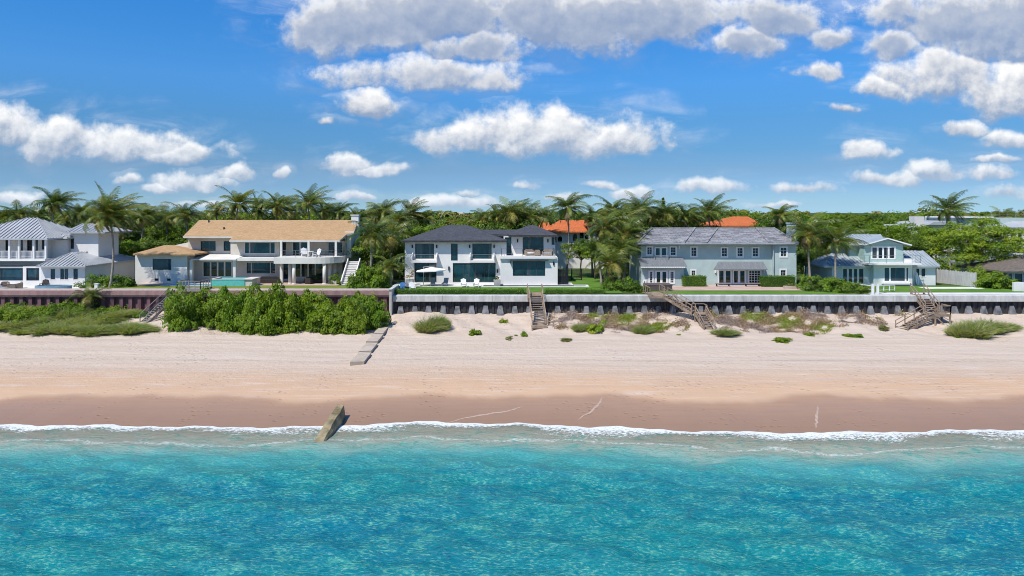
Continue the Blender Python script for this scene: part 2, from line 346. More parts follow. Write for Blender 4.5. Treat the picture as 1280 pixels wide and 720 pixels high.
t.l.new(principled(t, (.05, .10, .13), .06, .5, 0, t.bump(t.noise(gm.outputs['Position'], 2.5, 3), .2, .05)).outputs[0], out.inputs[0])

# ------------------------------------------------------------------ mesh helpers
class MB:
    def __init__(s, o=(0, 0, 0)): s.v, s.f, s.mi, s.o = [], [], [], Vector(o)
    def add(s, vs, fs, mi=0):
        k = len(s.v); s.v += [tuple(x) for x in vs]; s.f += [tuple(i+k for i in f) for f in fs]; s.mi += [mi]*len(fs); return s
    def box(s, x0, x1, y0, y1, z0, z1, mi=0):
        return s.add([(x0, y0, z0), (x1, y0, z0), (x1, y1, z0), (x0, y1, z0), (x0, y0, z1), (x1, y0, z1), (x1, y1, z1), (x0, y1, z1)],
                     [(3, 2, 1, 0), (4, 5, 6, 7), (0, 1, 5, 4), (1, 2, 6, 5), (2, 3, 7, 6), (3, 0, 4, 7)], mi)
    def prism(s, poly, axis, a, b, mi=0):
        """polygon in the plane across an axis, swept from a to b"""
        n = len(poly)
        def pt(p, q): return {'x': (q, p[0], p[1]), 'y': (p[0], q, p[1]), 'z': (p[0], p[1], q)}[axis]
        ar = sum(poly[i][0]*poly[(i+1) % n][1]-poly[(i+1) % n][0]*poly[i][1] for i in range(n))
        if (ar < 0) != (axis == 'y'): poly = poly[::-1]
        vs = [pt(p, a) for p in poly]+[pt(p, b) for p in poly]
        return s.add(vs, [tuple(range(n))[::-1], tuple(range(n, 2*n))]+[(i, (i+1) % n, (i+1) % n+n, i+n) for i in range(n)], mi)
    def bar(s, a, b, w, h=None, mi=0, up=(0, 0, 1)):
        a, b = Vector(a), Vector(b); d = (b-a).normalized(); u = Vector(up)
        if abs(d.dot(u)) > .98: u = Vector((0, 1, 0))
        r = d.cross(u).normalized()*w/2; u = r.cross(d).normalized()*(h or w)/2
        return s.add([a-r-u, a+r-u, a+r+u, a-r+u, b-r-u, b+r-u, b+r+u, b-r+u], [(0, 1, 2, 3), (7, 6, 5, 4), (4, 5, 1, 0), (5, 6, 2, 1), (6, 7, 3, 2), (7, 4, 0, 3)], mi)
    def tube(s, pts, rad, n=7, mi=0):
        pts = [Vector(p) for p in pts]; rad = rad if isinstance(rad, (list, tuple)) else [rad]*len(pts); k = len(s.v)
        for i, p in enumerate(pts):
            d = (pts[min(i+1, len(pts)-1)]-pts[max(i-1, 0)]).normalized()
            a = d.cross(Vector((0, 0, 1)) if abs(d.z) < .9 else Vector((1, 0, 0))).normalized(); b = d.cross(a)
            for j in range(n):
                c = 2*math.pi*j/n; s.v.append(tuple(p+(a*math.cos(c)+b*math.sin(c))*rad[i]))
        fs = [(k+i*n+j, k+i*n+(j+1) % n, k+(i+1)*n+(j+1) % n, k+(i+1)*n+j) for i in range(len(pts)-1) for j in range(n)]
        fs += [tuple(k+j for j in range(n))[::-1], tuple(k+(len(pts)-1)*n+j for j in range(n))]
        s.f += fs; s.mi += [mi]*len(fs); return s
    def cyl(s, x, y, z0, z1, r, n=14, mi=0, r2=None): return s.tube([(x, y, z0), (x, y, z1)], [r, r2 or r], n, mi)
    def build(s, name, mat, parent=None, smooth=False):
        me = bpy.data.meshes.new(name); o = s.o
        me.from_pydata([(x-o[0], y-o[1], z-o[2]) for x, y, z in s.v], [], s.f); me.update()
        mats = mat if isinstance(mat, (list, tuple)) else [mat]
        for q in mats: me.materials.append(MATS[q])
        me.polygons.foreach_set('material_index', s.mi)
        if smooth: me.polygons.foreach_set('use_smooth', [True]*len(s.f))
        ob = bpy.data.objects.new(name, me); COL.objects.link(ob)
        if parent: ob.parent = parent
        else: ob.location = o
        return ob
def arr_mesh(name, V, F, mats, mi=None):
    """mesh from numpy arrays of quads"""
    me = bpy.data.meshes.new(name); n = len(F)
    me.vertices.add(len(V)); me.vertices.foreach_set('co', np.asarray(V, dtype=np.float32).ravel())
    me.loops.add(n*4); me.loops.foreach_set('vertex_index', np.asarray(F, dtype=np.int32).ravel())
    me.polygons.add(n); me.polygons.foreach_set('loop_start', np.arange(n, dtype=np.int32)*4)
    for q in mats: me.materials.append(MATS[q])
    if mi is not None: me.polygons.foreach_set('material_index', np.asarray(mi, dtype=np.int32))
    me.update(calc_edges=True); me.validate(); return me
def link(name, me, parent=None, loc=(0, 0, 0)):
    ob = bpy.data.objects.new(name, me); COL.objects.link(ob); ob.location = loc
    if parent: ob.parent = parent
    return ob
def tag(o, label=None, cat=None, group=None, kind=None):
    for k, v in (('label', label), ('category', cat), ('group', group), ('kind', kind)):
        if v: o[k] = v
    return o
def empty(name, loc, label, cat, group=None, rz=0., scale=1.):
    o = bpy.data.objects.new(name, None); COL.objects.link(o); o.location = loc; o.rotation_euler.z = rz; o.scale = (scale,)*3
    o.empty_display_size = .3; return tag(o, label, cat, group)
def copy_tree(o, parent=None):
    c = o.copy(); COL.objects.link(c)
    if parent: c.parent = parent
    for ch in [x for x in bpy.data.objects if x.parent == o]: copy_tree(ch, c)
    return c
def structure(name, mb, mat): return tag(mb.build(name, mat), kind='structure')
# ------------------------------------------------------------------ beach, sea, ground
SX = [-3000, -37, -25.3, -16.6, -11, -5.3, 0, 7, 12.3, 20, 25.6, 36, 3000]
SD = [49.0, 49.4, 49.0, 48.7, 49.4, 50.2, 49.6, 48.9, 47.9, 47.6, 47.7, 48.4, 48.5]
def shoreline(x):
    x = np.asarray(x, dtype=float); k = np.linspace(-1, 1, 9)*3
    b = sum(np.interp(x+q, SX, SD) for q in k)/9
    return b+.16*np.sin(x*.83+1)+.10*np.sin(x*1.9+.4)+.06*np.sin(x*4.3)
KS = [-3000, -60, -30, -10, -2, 0, 3.3, 7, 11.3, 16, 21.3, 26, 28.5, 31.3, 34.5, 36]
KZ = [-9, -5, -3.4, -1.15, -.25, 0, .36, .72, 1.06, 1.34, 1.58, 1.80, 1.98, 2.42, 3.05, 3.1]
def sand_z(x, d):
    D0 = shoreline(x); s = np.where(d > D0, (d-D0)/(83.2-D0)*34.5, d-D0)
    z = sum(np.interp(s+q, KS, KZ) for q in (-1., -.5, 0, .5, 1.))/5
    up = np.clip((s-24)/5, 0, 1)
    z = z+up*(.16*np.sin(x*.41+d*.3)+.11*np.sin(x*.93-d*.7+1)+.07*np.sin(x*2.1+d*1.3))*np.clip((35-s)/3, .75, 1)
    z = z+np.clip((s-7)/6, 0, 1)*(.02*np.sin(x*.35+d*3.1)+.02*np.sin(d*1.7+np.sin(x*.2)))
    return z, s
def grid_mesh(name, xs, rows, fn, mat, attr):
    X, Rr = np.meshgrid(xs, rows); P, A = fn(X, Rr)
    nx, ny = len(xs), len(rows); i = np.arange(nx*ny).reshape(ny, nx)
    F = np.stack([i[:-1, :-1], i[:-1, 1:], i[1:, 1:], i[1:, :-1]], -1).reshape(-1, 4)
    me = arr_mesh(name, P.reshape(-1, 3), F, [mat])
    at = me.attributes.new(attr, 'FLOAT', 'POINT'); at.data.foreach_set('value', A.ravel().astype(np.float32))
    me.polygons.foreach_set('use_smooth', [True]*len(F)); return link(name, me)
out_ = np.array([70, 90, 130, 200, 400, 900, 3000.])
xs = np.concatenate([-out_[::-1], np.arange(-60, 60.01, .4), out_])
def sandfn(X, D): z, s = sand_z(X, D); return np.stack([X, D, z], -1), s
tag(grid_mesh('beach_sand', xs, np.concatenate([[-2500, -300, -60, 0, 20, 30, 36], np.arange(40, 83.8, .3), [83.9]]), sandfn, 'beach_sand', 'shore'), kind='structure')
xw = np.concatenate([-out_[::-1], np.arange(-52, 52.01, .16), out_])
rw = np.concatenate([np.arange(0, 5, .09), np.arange(5, 24, .13), np.arange(24, 34, .4), [38, 45, 60, 100, 300, 900, 3000]])
rg = np.random.default_rng(4)
WV = [(rg.normal(-1.57, .45), 2*math.pi/rg.uniform(.55, 5.5), rg.uniform(0, 6.3)) for _ in range(34)]
def seafn(X, Sx):
    D = shoreline(X)*np.exp(-Sx/60)+48.6*(1-np.exp(-Sx/60))-Sx
    z = np.zeros_like(X)
    for a, k, ph in WV:
        z += .030*(2*math.pi/k)**.75*.35*np.sin(k*(X*math.cos(a)+D*math.sin(a))+ph)
    fade = np.clip(Sx/7, .10, 1)*np.exp(-np.maximum(Sx-34, 0)/30)*(np.abs(X) < 80)
    lip = .055*np.exp(-((Sx-.9)/.9)**2)*(1+.4*np.sin(X*.6)+.3*np.sin(X*1.7+1))
    return np.stack([X, D, .035+z*fade+lip-.03*np.exp(-Sx/.2)], -1), -Sx
tag(grid_mesh('sea', xw[::-1], rw, seafn, 'sea_water', 'shore'), kind='structure')
def sheet(name, x0, x1, y0, y1, z, mat):
    return structure(name, MB().add([(x0, y0, z), (x1, y0, z), (x1, y1, z), (x0, y1, z)], [(0, 1, 2, 3)]), mat)
structure('ground', MB().add([(-4000, 83.75, G-.03), (4000, 83.75, G-.03), (4000, 7000, G-.03), (-4000, 7000, G-.03)], [(0, 1, 2, 3)]), 'ground_cover')
rnd = random.Random(7)
# thin foam left on the wet sand by the last wave
fm = MB()
for pts in ([(556, 529), (588, 521), (628, 515), (655, 508)], [(722, 525), (738, 515), (748, 506), (752, 497)], [(1020, 536), (1021, 522), (1022, 508)]):
    q = []
    for p, r in pts:
        d = 48.
        for _ in range(8): d = FP*(CH-float(sand_z(px(p, d), d)[0]))/(r-265)
        q.append(Vector((px(p, d), d, 0)))
    n = 14; L = []
    for i in range(n+1):
        f = i/n*(len(q)-1); k = min(int(f), len(q)-2); L.append(q[k].lerp(q[k+1], f-k))
    for i, a in enumerate(L): a.x += rnd.uniform(-.06, .06); a.y += rnd.uniform(-.08, .08)
    vs_, fs_ = [], []
    for i, a in enumerate(L):
        wd = max(.04, .06+.16*math.sin(math.pi*i/n)+rnd.uniform(-.05, .05)); dx = (L[min(i+1, n)]-L[max(0, i-1)]).normalized(); nn = Vector((-dx.y, dx.x, 0))*wd/2
        for e in (a+nn, a-nn): vs_.append((e.x, e.y, float(sand_z(e.x, e.y)[0])+.008))
    fm.add(vs_, [(2*i, 2*i+1, 2*i+3, 2*i+2) for i in range(n)])
tag(fm.build('sea_foam', 'foam'), kind='stuff')

# ------------------------------------------------------------------ gardens
def slope(name, x0, x1, y0, y1, z0, z1, mat): return structure(name, MB().add([(x0, y0, z0), (x1, y0, z0), (x1, y1, z1), (x0, y1, z1)], [(0, 1, 2, 3)]), mat)
slope('lawn', px(103, 88), px(168, 92), 86.01, 94.6, 5.69, G+.03, 'lawn_dry')
slope('lawn', px(168, 92)+.02, px(440, 90), 86.01, 94.6, 5.69, G+.03, 'lawn_dry')
sheet('terrace', px(-60, 90), px(102.5, 89), 86.1, 95, G+.03, 'white_paving')
sheet('terrace', px(172, 96), px(425, 96), 94.4, 101, G+.05, 'pink_paving')
sheet('lawn', px(480, 88), px(775, 88), 85.7, 92.6, G+.012, 'lawn_lush')
sheet('terrace', px(494, 96), px(716, 96), 92.75, 98, G+.06, 'white_paving')
sheet('lawn', px(712, 96)+.2, px(760, 96), 92.7, 112, G+.010, 'lawn_lush')
sheet('lawn', px(815, 86), px(1068, 86), 84.6, 88.4, G+.012, 'lawn_lush')
sheet('terrace', px(790, 91), px(1000, 91), 88.5, 95.6, G+.03, 'pink_paving')
sheet('lawn', px(1085, 86), px(1290, 86), 86.4, 94.5, G+.012, 'lawn_lush')
sheet('path', px(1085, 85), px(1340, 85), 84.3, 86.3, G+.02, 'white_paving')
sheet('path', px(1150, 92), px(1222, 92), 90.5, 92.6, G+.022, 'white_paving')

# ------------------------------------------------------------------ sea walls
XL = -14.35
w1 = empty('seawall', (20, 83.5, 3), 'long black sheet pile sea wall with pale concrete cap and row of grey toe blocks', 'sea wall')
b = MB(w1.location)
pts = []; x = XL
while x < 88: pts += [(x, 83.5), (x+.28, 83.5), (x+.36, 83.62), (x+.62, 83.62)]; x += .70
b.prism(pts+[(88.2, 83.5), (88.2, 83.75), (XL, 83.75)], 'z', 1.6, 4.48); b.build('sheet_piling', 'black_sheet_pile', w1)
b = MB(w1.location)
x = XL-.2; seg = 0
while x < 88:
    x2 = min(x+6.1, 88.2); e = rnd.uniform(-.012, .012)
    b.prism([(83.12+e, 4.49), (83.12+e, 5.16), (83.18+e, 5.22), (84.25, 5.22), (84.25, 4.49)], 'x', x+.012, x2-.012); x = x2
b.build('cap', 'concrete_cap', w1)
x = XL+.75; k = 0
while x < 66:
    h = 3.98+rnd.uniform(-.12, .06); t = MB(w1.location); wd = rnd.uniform(.50, .60)
    vs_ = [(x-wd, 82.95, 2.2), (x+wd, 82.95, 2.2), (x+wd, 83.6, 2.2), (x-wd, 83.6, 2.2), (x-.24, 83.42, h), (x+.24, 83.42, h), (x+.24, 83.6, h), (x-.24, 83.6, h)]
    t.add(vs_, [(3, 2, 1, 0), (4, 5, 6, 7), (0, 1, 5, 4), (1, 2, 6, 5), (2, 3, 7, 6), (3, 0, 4, 7)]); t.build('toe_block', 'toe_concrete', w1)
    x += 1.74+rnd.uniform(-.08, .08)
w2 = empty('seawall', (-50, 84, 3), 'rust purple corrugated sheet pile sea wall with gravel topped cap behind the green shrubs', 'sea wall')
b = MB(w2.location); pts = []; x = -92
while x < XL-.9: pts += [(x, 84.02), (x+.42, 84.02), (x+.56, 84.36), (x+.98, 84.36)]; x += 1.12
b.prism(pts+[(XL-.7, 84.1), (XL-.7, 84.6), (-92, 84.6)], 'z', 1.8, 4.98); b.build('sheet_piling', 'rust_sheet_pile', w2)
MB(w2.location).prism([(83.85, 4.96), (83.85, 5.70), (86.0, 5.70), (86.0, 4.96)], 'x', -92, XL-.55).build('cap', 'rust_cap', w2)
MB(w2.location).box(-92, XL-.55, 84.3, 86.0, 5.702, 5.77).build('gravel_top', 'gravel', w2)
# return wall between the two properties
r = empty('return_wall', (XL-.35, 84, 3), 'short white concrete return wall where the black and purple sea walls meet', 'wall')
MB(r.location).box(XL-.53, XL-.22, 82.6, 87.5, 2.4, 5.95).build('wall', 'concrete', r)
MB(r.location).box(XL-.60, XL-.15, 82.5, 87.6, 5.952, 6.08).build('coping', 'concrete_cap', r)

# groyne: stepped slabs running to the sea and the worn end block
gr = empty('groyne', (-14.2, 70, 2), 'old stepped concrete groyne half buried in dry sand below the return wall', 'groyne')
gx = [(-15.2, -14.35), (-15.15, -14.2), (-15.1, -14.05), (-15., -13.9), (-14.9, -13.75)]
for k, (a, c) in enumerate(gx):
    y1, y0 = 82.2-k*3.9, 82.2-(k+1)*3.9+.12; zt = float(sand_z(a, (y0+y1)/2)[0])
    p = MB(gr.location); hh = .40-.03*k
    p.add([(a, y0, zt-1), (c, y0+.5, zt-1), (c, y1, zt-1), (a, y1, zt-1), (a, y0, zt+hh), (c+.03, y0+.55, zt+hh-.08), (c, y1, zt+hh+.06), (a, y1, zt+hh+.12)],
          [(3, 2, 1, 0), (4, 5, 6, 7), (0, 1, 5, 4), (1, 2, 6, 5), (2, 3, 7, 6), (3, 0, 4, 7)]); p.build('slab', 'old_concrete', gr)
blk = MB((-12.8, 48.5, .5))
n = 9; V = []
for i in range(n+1):
    f = i/n; y = 50.6-5.6*f; zt = 1.05-1.0*f**1.25+rnd.uniform(-.03, .05); xa = -12.95-.2*f; xb = -12.42-.12*f+rnd.uniform(-.05, .05)
    V += [(xa, y, -1.2), (xb+.16, y, -1.2), (xb+.10+rnd.uniform(-.04, .04), y, zt*.5), (xb, y, zt), (xa, y, zt+.03)]
blk.add(V, [(i*5+j, i*5+(j+1) % 5, (i+1)*5+(j+1) % 5, (i+1)*5+j) for i in range(n) for j in range(5)]+[(4, 3, 2, 1, 0), tuple(n*5+j for j in range(5))])
tag(blk.build('groyne_block', 'algae_stone'), 'worn olive brown stone block running from wet sand into the surf', 'groyne')
# ------------------------------------------------------------------ house building helpers
def window(root, y, x0, x1, z0, z1, cols=1, rows=1, frame='white_paint', pane='glass_dark', fw=.07, inset=.10, name='window', mw=.035, proud=.02, sill=None, splits=None):
    o = root.location; f = MB(o); a, b = y-proud, y+inset+.06
    f.box(x0, x0+fw, a, b, z0, z1).box(x1-fw, x1, a, b, z0, z1).box(x0+fw, x1-fw, a, b, z1-fw, z1).box(x0+fw, x1-fw, a, b, z0, z0+fw)
    iw, ih = x1-x0-2*fw, z1-z0-2*fw
    for q in (splits or [i/cols for i in range(1, cols)]): c = x0+fw+iw*q; f.box(c-mw/2, c+mw/2, y+inset-.045, y+inset+.03, z0+fw, z1-fw)
    for j in range(1, rows): c = z0+fw+ih*j/rows; f.box(x0+fw, x1-fw, y+inset-.04, y+inset+.025, c-mw/2, c+mw/2)
    if sill: f.box(x0-.06, x1+.06, y-.10, y-.021, z0-.07, z0-.003)
    w_ = f.build(name, frame, root)
    MB(o).box(x0+fw*.5, x1-fw*.5, y+inset, y+inset+.02, z0+fw*.5, z1-fw*.5).build('pane', pane, w_)
    return w_
def shell(mb, x0, x1, z0, z1, y, yb, ops=(), rev=.17):
    xs_ = sorted({x0, x1, *[o[0] for o in ops], *[o[1] for o in ops]}); zs_ = sorted({z0, z1, *[o[2] for o in ops], *[o[3] for o in ops]})
    idx, V, Fc = {}, [], []
    def vi(p):
        k = tuple(round(q, 4) for q in p)
        if k not in idx: idx[k] = len(V); V.append(p)
        return idx[k]
    for i in range(len(xs_)-1):
        for j in range(len(zs_)-1):
            cx, cz = (xs_[i]+xs_[i+1])/2, (zs_[j]+zs_[j+1])/2
            if any(o[0] < cx < o[1] and o[2] < cz < o[3] for o in ops): continue
            Fc.append(tuple(vi(p) for p in ((xs_[i], y, zs_[j]), (xs_[i+1], y, zs_[j]), (xs_[i+1], y, zs_[j+1]), (xs_[i], y, zs_[j+1]))))
    for a, b, c, d in ops:
        for p, q in (((a, c), (a, d)), ((a, d), (b, d)), ((b, d), (b, c)), ((b, c), (a, c))):
            Fc.append(tuple(vi(v) for v in ((p[0], y, p[1]), (q[0], y, q[1]), (q[0], y+rev, q[1]), (p[0], y+rev, p[1]))))
    for fc in (((x0, y, z0), (x0, y, z1), (x0, yb, z1), (x0, yb, z0)), ((x1, y, z0), (x1, yb, z0), (x1, yb, z1), (x1, y, z1)),
               ((x0, y, z1), (x1, y, z1), (x1, yb, z1), (x0, yb, z1)), ((x0, yb, z0), (x0, yb, z1), (x1, yb, z1), (x1, yb, z0))):
        Fc.append(tuple(vi(v) for v in fc))
    return mb.add(V, Fc)
def block(root, p0, p1, yt, d, dep, mat, wins=(), yb=None, frame='white_paint', pane='glass_dark', fw=.07, name='wall', solid_px=True, **kw):
    """wall block given by photo columns and rows at distance d, its windows (col0, col1, row_top, row_bottom, cols, rows) as parts"""
    x0, x1, z1 = px(p0, d), px(p1, d), pz(yt, d); z0 = G-.05 if yb is None else pz(yb, d)
    ops = [(px(w_[0], d), px(w_[1], d), max(pz(w_[3], d), z0+.06), min(pz(w_[2], d), z1-.04)) for w_ in wins]
    ob = shell(MB(root.location), x0, x1, z0, z1, d, d+dep, ops).build(name, mat, root)
    for w_, o in zip(wins, ops):
        k = dict(kw)
        if len(w_) > 6: k.update(w_[6])
        window(root, d, *o[:2], o[2], o[3], w_[4] if len(w_) > 4 else 1, w_[5] if len(w_) > 5 else 1, k.pop('frame', frame), k.pop('pane', pane), k.pop('fw', fw), **k)
    return ob
def hip(mb, x0, x1, y0, y1, ze, zr, rx0, rx1, ry0=None, ry1=None, th=.2, seams=0):
    """hip roof: ridge from (rx0, ry0) to (rx1, ry1)"""
    ry0 = (y0+y1)/2 if ry0 is None else ry0; ry1 = ry0 if ry1 is None else ry1
    E = [(x0, y0, ze), (x1, y0, ze), (x1, y1, ze), (x0, y1, ze)]; L = [(x, y, ze-th) for x, y, _ in E]
    if abs(rx1-rx0) >= abs(ry1-ry0): Rg = [(rx0, ry0, zr), (rx1, ry1, zr)]; fs = [(0, 1, 9, 8), (1, 2, 9), (2, 3, 8, 9), (3, 0, 8)]
    else: Rg = [(rx0, ry0, zr), (rx1, ry1, zr)]; fs = [(0, 1, 8), (1, 2, 9, 8), (2, 3, 9), (3, 0, 8, 9)]
    V = E+L+Rg
    mb.add(V, fs+[(4, 5, 1, 0), (5, 6, 2, 1), (6, 7, 3, 2), (7, 4, 0, 3), (7, 6, 5, 4)])
    if seams:
        for f in fs:
            A, B = Vector(V[f[0]]), Vector(V[f[1]]); T = [Vector(V[i]) for i in f[2:]]; T2 = T if len(T) == 2 else [T[0], T[0]]   # T2[0] over B, T2[1] over A
            ln = (B-A).length; u = (B-A)/ln; n = max(1, int(ln/seams)); hr = (T2[1]-A)-u*(T2[1]-A).dot(u); nrm = u.cross(hr.normalized())
            ta, tb = (T2[1]-A).dot(u), (T2[0]-A).dot(u)
            for i in range(1, n):
                s_ = ln*i/n
                k = s_/ta if s_ < ta else (ln-s_)/(ln-tb) if s_ > tb else 1
                if k < .06: continue
                a = A+u*s_+nrm*.05; mb.bar(a, a+hr*min(1, k), .07, .12, 0, nrm)
            # hip caps
        for i, j in ((0, 8), (1, 9 if abs(rx1-rx0) >= abs(ry1-ry0) else 8), (2, 9), (3, 8 if abs(rx1-rx0) >= abs(ry1-ry0) else 9)):
            mb.bar(Vector(V[i])+Vector((0, 0, .03)), Vector(V[j])+Vector((0, 0, .03)), .16, .07)
    return mb
def railing(mb, pts, h, posts, rails=1, w=.045, pick=0.):
    """rail along points: top rail, optional lower rails, posts at every point and pickets"""
    for a, b in zip(pts[:-1], pts[1:]):
        a, b = Vector(a), Vector(b); U = Vector((0, 0, 1)); mb.bar(a+U*h, b+U*h, w, w)
        for r_ in range(rails): k = h*(r_+.4)/(rails+.4)-.05; mb.bar(a+U*k, b+U*k, w*.6, w*.6)
        n = max(1, round((b-a).length/posts))
        for i in range(n+1): c = a.lerp(b, i/n); mb.bar(c, c+U*(h-.01), w, w)
        if pick:
            n = round((b-a).length/pick)
            for i in range(1, n): c = a.lerp(b, i/n); mb.bar(c+U*.05, c+U*(h-.02), .025, .025)
    return mb
def wall_lamp(root, p, yt, yb, d):
    MB(root.location).box(px(p, d)-.09, px(p, d)+.09, d-.16, d-.003, pz(yb, d), pz(yt, d)).build('wall_lamp', 'black_metal', root)

# ------------------------------------------------------------------ house A: white with standing seam roofs (far left)
A = empty('house', (px(40, 95), 95, G), 'white two storey house with pale standing seam metal roofs at the left edge', 'house'); o = A.location
dA = 95.
block(A, -75, 56, 333, dA-1.2, 9, 'white_render', [(-66, -30, 335, 350, 2, 1), (-26, 28.5, 335, 350.5, 2, 1), (-26, 28.5, 331.9, 333.0, 1, 1), (33, 49, 335, 350.5, 1, 1)], frame='dark_frame', pane='glass_blue')
block(A, -75, 58, 298.5, dA+.6, 8, 'warm_white', [(7, 13, 300, 313.5, 1, 1), (22, 28.5, 300, 313.5, 1, 2), (34, 40, 300, 313.5, 1, 2), (43, 47.5, 300, 313.5, 1, 2), (52.5, 57, 300, 312, 1, 1)], yb=333, frame='dark_frame')
block(A, 58.4, 83, 299.5, dA+1.8, 8, 'white_render', yb=334)
MB(o).box(px(-75, dA), px(60, 94.), dA-1.6, dA+.6, pz(326, 94), pz(323.2, 94)).build('balcony_floor', 'white_paint', A)
for p in (-18, 11.5, 23.5, 42, 57): MB(o).box(px(p, 93.6)-.12, px(p, 93.6)+.12, dA-1.45, dA-1.2, pz(323.2, 93.6), pz(298, 93.6)).build('column', 'white_paint', A)
q = [(px(-75, 93.6), dA-1.3, pz(323.2, 93.6)), (px(58, 93.6), dA-1.3, pz(323.2, 93.6))]
railing(MB(o), q, 1.02, 2.2, 1, .06, .16).build('balcony_railing', 'white_paint', A)
hip(MB(o), px(-72, 93.2), px(60, 93.2), 93.1, 103.5, pz(298, 93.2), pz(272.5, 98.3), px(34, 98.3), px(46, 98.3), 98.3, seams=.55).build('roof', 'metal_roof', A)
hip(MB(o), px(55, 95.5), px(86, 96.5), 96.2, 104.5, pz(297, 96.2), pz(282, 100), px(62, 100), px(66, 100), 100, seams=.6).build('roof', 'metal_roof', A)
# lookout tower
block(A, 88, 123, 289, 97.5, 5, 'white_render', [(87.7+.8, 92.5, 298, 311, 1, 2)], yb=322, frame='dark_frame')
hip(MB(o), px(82, 96.8), px(132, 96.8), 96.7, 103.6, pz(290, 96.8), pz(279.5, 100), px(104, 100), px(112, 100), 100, seams=.55).build('roof', 'metal_roof', A)
# garden wing
block(A, 51, 106, 334, 92.2, 12.2, 'white_render', [(62.5, 69.5, 335.2, 350, 1, 1), (74.5, 86, 335.2, 350, 2, 1), (91, 98, 335.2, 350, 1, 1)], frame='white_paint', pane='glass_blue')
hip(MB(o), px(46, 91.5), px(107.5, 91.5), 91.4, 105, pz(332.3, 91.5), pz(315, 97), px(90, 95.5), px(128, 101), 95.5, 101, seams=.5).build('roof', 'metal_roof', A)
MB(o).prism([(px(104, 98.), G), (px(150, 101), G), (px(150, 101), G+1.5), (px(146, 101), G+1.7), (px(104, 98), G+1.1)], 'y', 103.2, 103.4).build('garden_wall', 'white_render', A)

# ------------------------------------------------------------------ house B: beige with the tan shingle roof
B = empty('house', (px(310, 99), 99, G), 'beige two storey house with long tan shingle roof and curved balcony', 'house'); o = B.location
dB = 99.6
bl = dict(pane='glass_teal', frame='dark_frame')
# ground floor
block(B, 238, 352, 322, dB, 9, 'beige_render', [(253, 290.5, 326.5, 346.5, 4, 1, dict(mw=.22, fw=.14, frame='warm_white')), (307.5, 344.5, 327.5, 342.5, 4, 1, dict(frame='warm_white', fw=.08, mw=.09, splits=[.16, .83]))], **bl)
block(B, 352.3, 428, 322, dB+.2, 9, 'beige_render', [(354.5, 360, 327, 348.5), (366, 404, 329, 347, 4, 1, dict(mw=.2, fw=.12, frame='warm_white')), (417.5, 421.5, 328, 346)], **bl)
# upper floor: left part stands back
block(B, 235.5, 288, 296.8, dB+1.3, 8, 'beige_render', [(251, 269.5, 301.5, 313.5), (279.7, 292-4.6, 301.5, 313.5)], yb=323, **bl)
block(B, 288.2, 349, 301, dB+.3, 8, 'beige_render', [(305.5, 344, 302.6, 317, 4, 1, dict(frame='warm_white', fw=.07, mw=.09, splits=[.16, .84]))], yb=324, **bl)
block(B, 349.2, 431, 301, dB+1.6, 7, 'beige_render', [(353.5, 357.5, 303, 321), (365.5, 384.5, 302.5, 320.5, 2, 1, dict(frame='warm_white', mw=.25)), (410, 428.5, 302.5, 317.5, 2, 1, dict(frame='warm_white', mw=.25))], yb=325, **bl)
# white band between the floors, porch roof on the left
MB(o).box(px(296, 97.4), px(352, 97.4), 97.2, dB+1, pz(326, 97.4), pz(322.6, 97.4)).build('porch_slab', 'warm_white', B)
MB(o).prism([(96.9, pz(325.3, 97)), (96.9, pz(324, 97)), (dB+1.25, pz(317.6, dB+1.2)), (dB+1.25, pz(322, dB+1.2))], 'x', px(240, 97.2), px(296, 97.2)-.01).build('porch_roof', 'warm_white', B)
# balcony with rounded corner
c = MB(o); zt, zb = pz(321.8, 95.6), pz(329.5, 95.6); xa, xb = px(344, 96), px(425, 96.); rr = 3.2; yf = 95.4
pl = [(xa, dB+1.6), (xa, yf)]+[(xb-rr+rr*math.sin(a), yf+rr-rr*math.cos(a)) for a in [math.pi/2*i/8 for i in range(9)]]+[(xb, dB+1.6)]
c.prism(pl, 'z', zb, zt); c.build('balcony_floor', 'warm_white', B)
q = [(xa+.1, yf+.12, zt), (xb-rr, yf+.12, zt)]+[(xb-rr+(rr-.12)*math.sin(a), yf+rr-(rr-.12)*math.cos(a), zt) for a in [math.pi/2*i/4 for i in range(1, 5)]]+[(xb-.12, dB+.5, zt)]
railing(MB(o), q, .95, 1.5, 2, .03).build('balcony_railing', 'steel', B)
for p, d, t_, bt in ((351.5, 98.2, 301.5, 322), (386, 98.2, 301.5, 322), (420, 98.2, 301.5, 322)):
    MB(o).box(px(p, d)-.15, px(p, d)+.15, d-.15, d+.15, zt-.0, pz(t_, d)).build('post', 'warm_white', B)
for p, d in ((239.5, 97.6), (293.5, 97.6), (352, 97.6)):
    MB(o).box(px(p, d)-.19, px(p, d)+.19, d-.19, d+.19, G, pz(325.2, 97.4)).build('post', 'warm_white', B)
for p, d in ((362.5, 96.8), (367.5, 95.95), (405.5, 95.95), (412.5, 97.6), (419, 99.0)):
    MB(o).cyl(px(p, d), d, G, zb+.01, .24, 16).cyl(px(p, d), d, G, G+.18, .31, 16).build('column', 'warm_white', B, True)
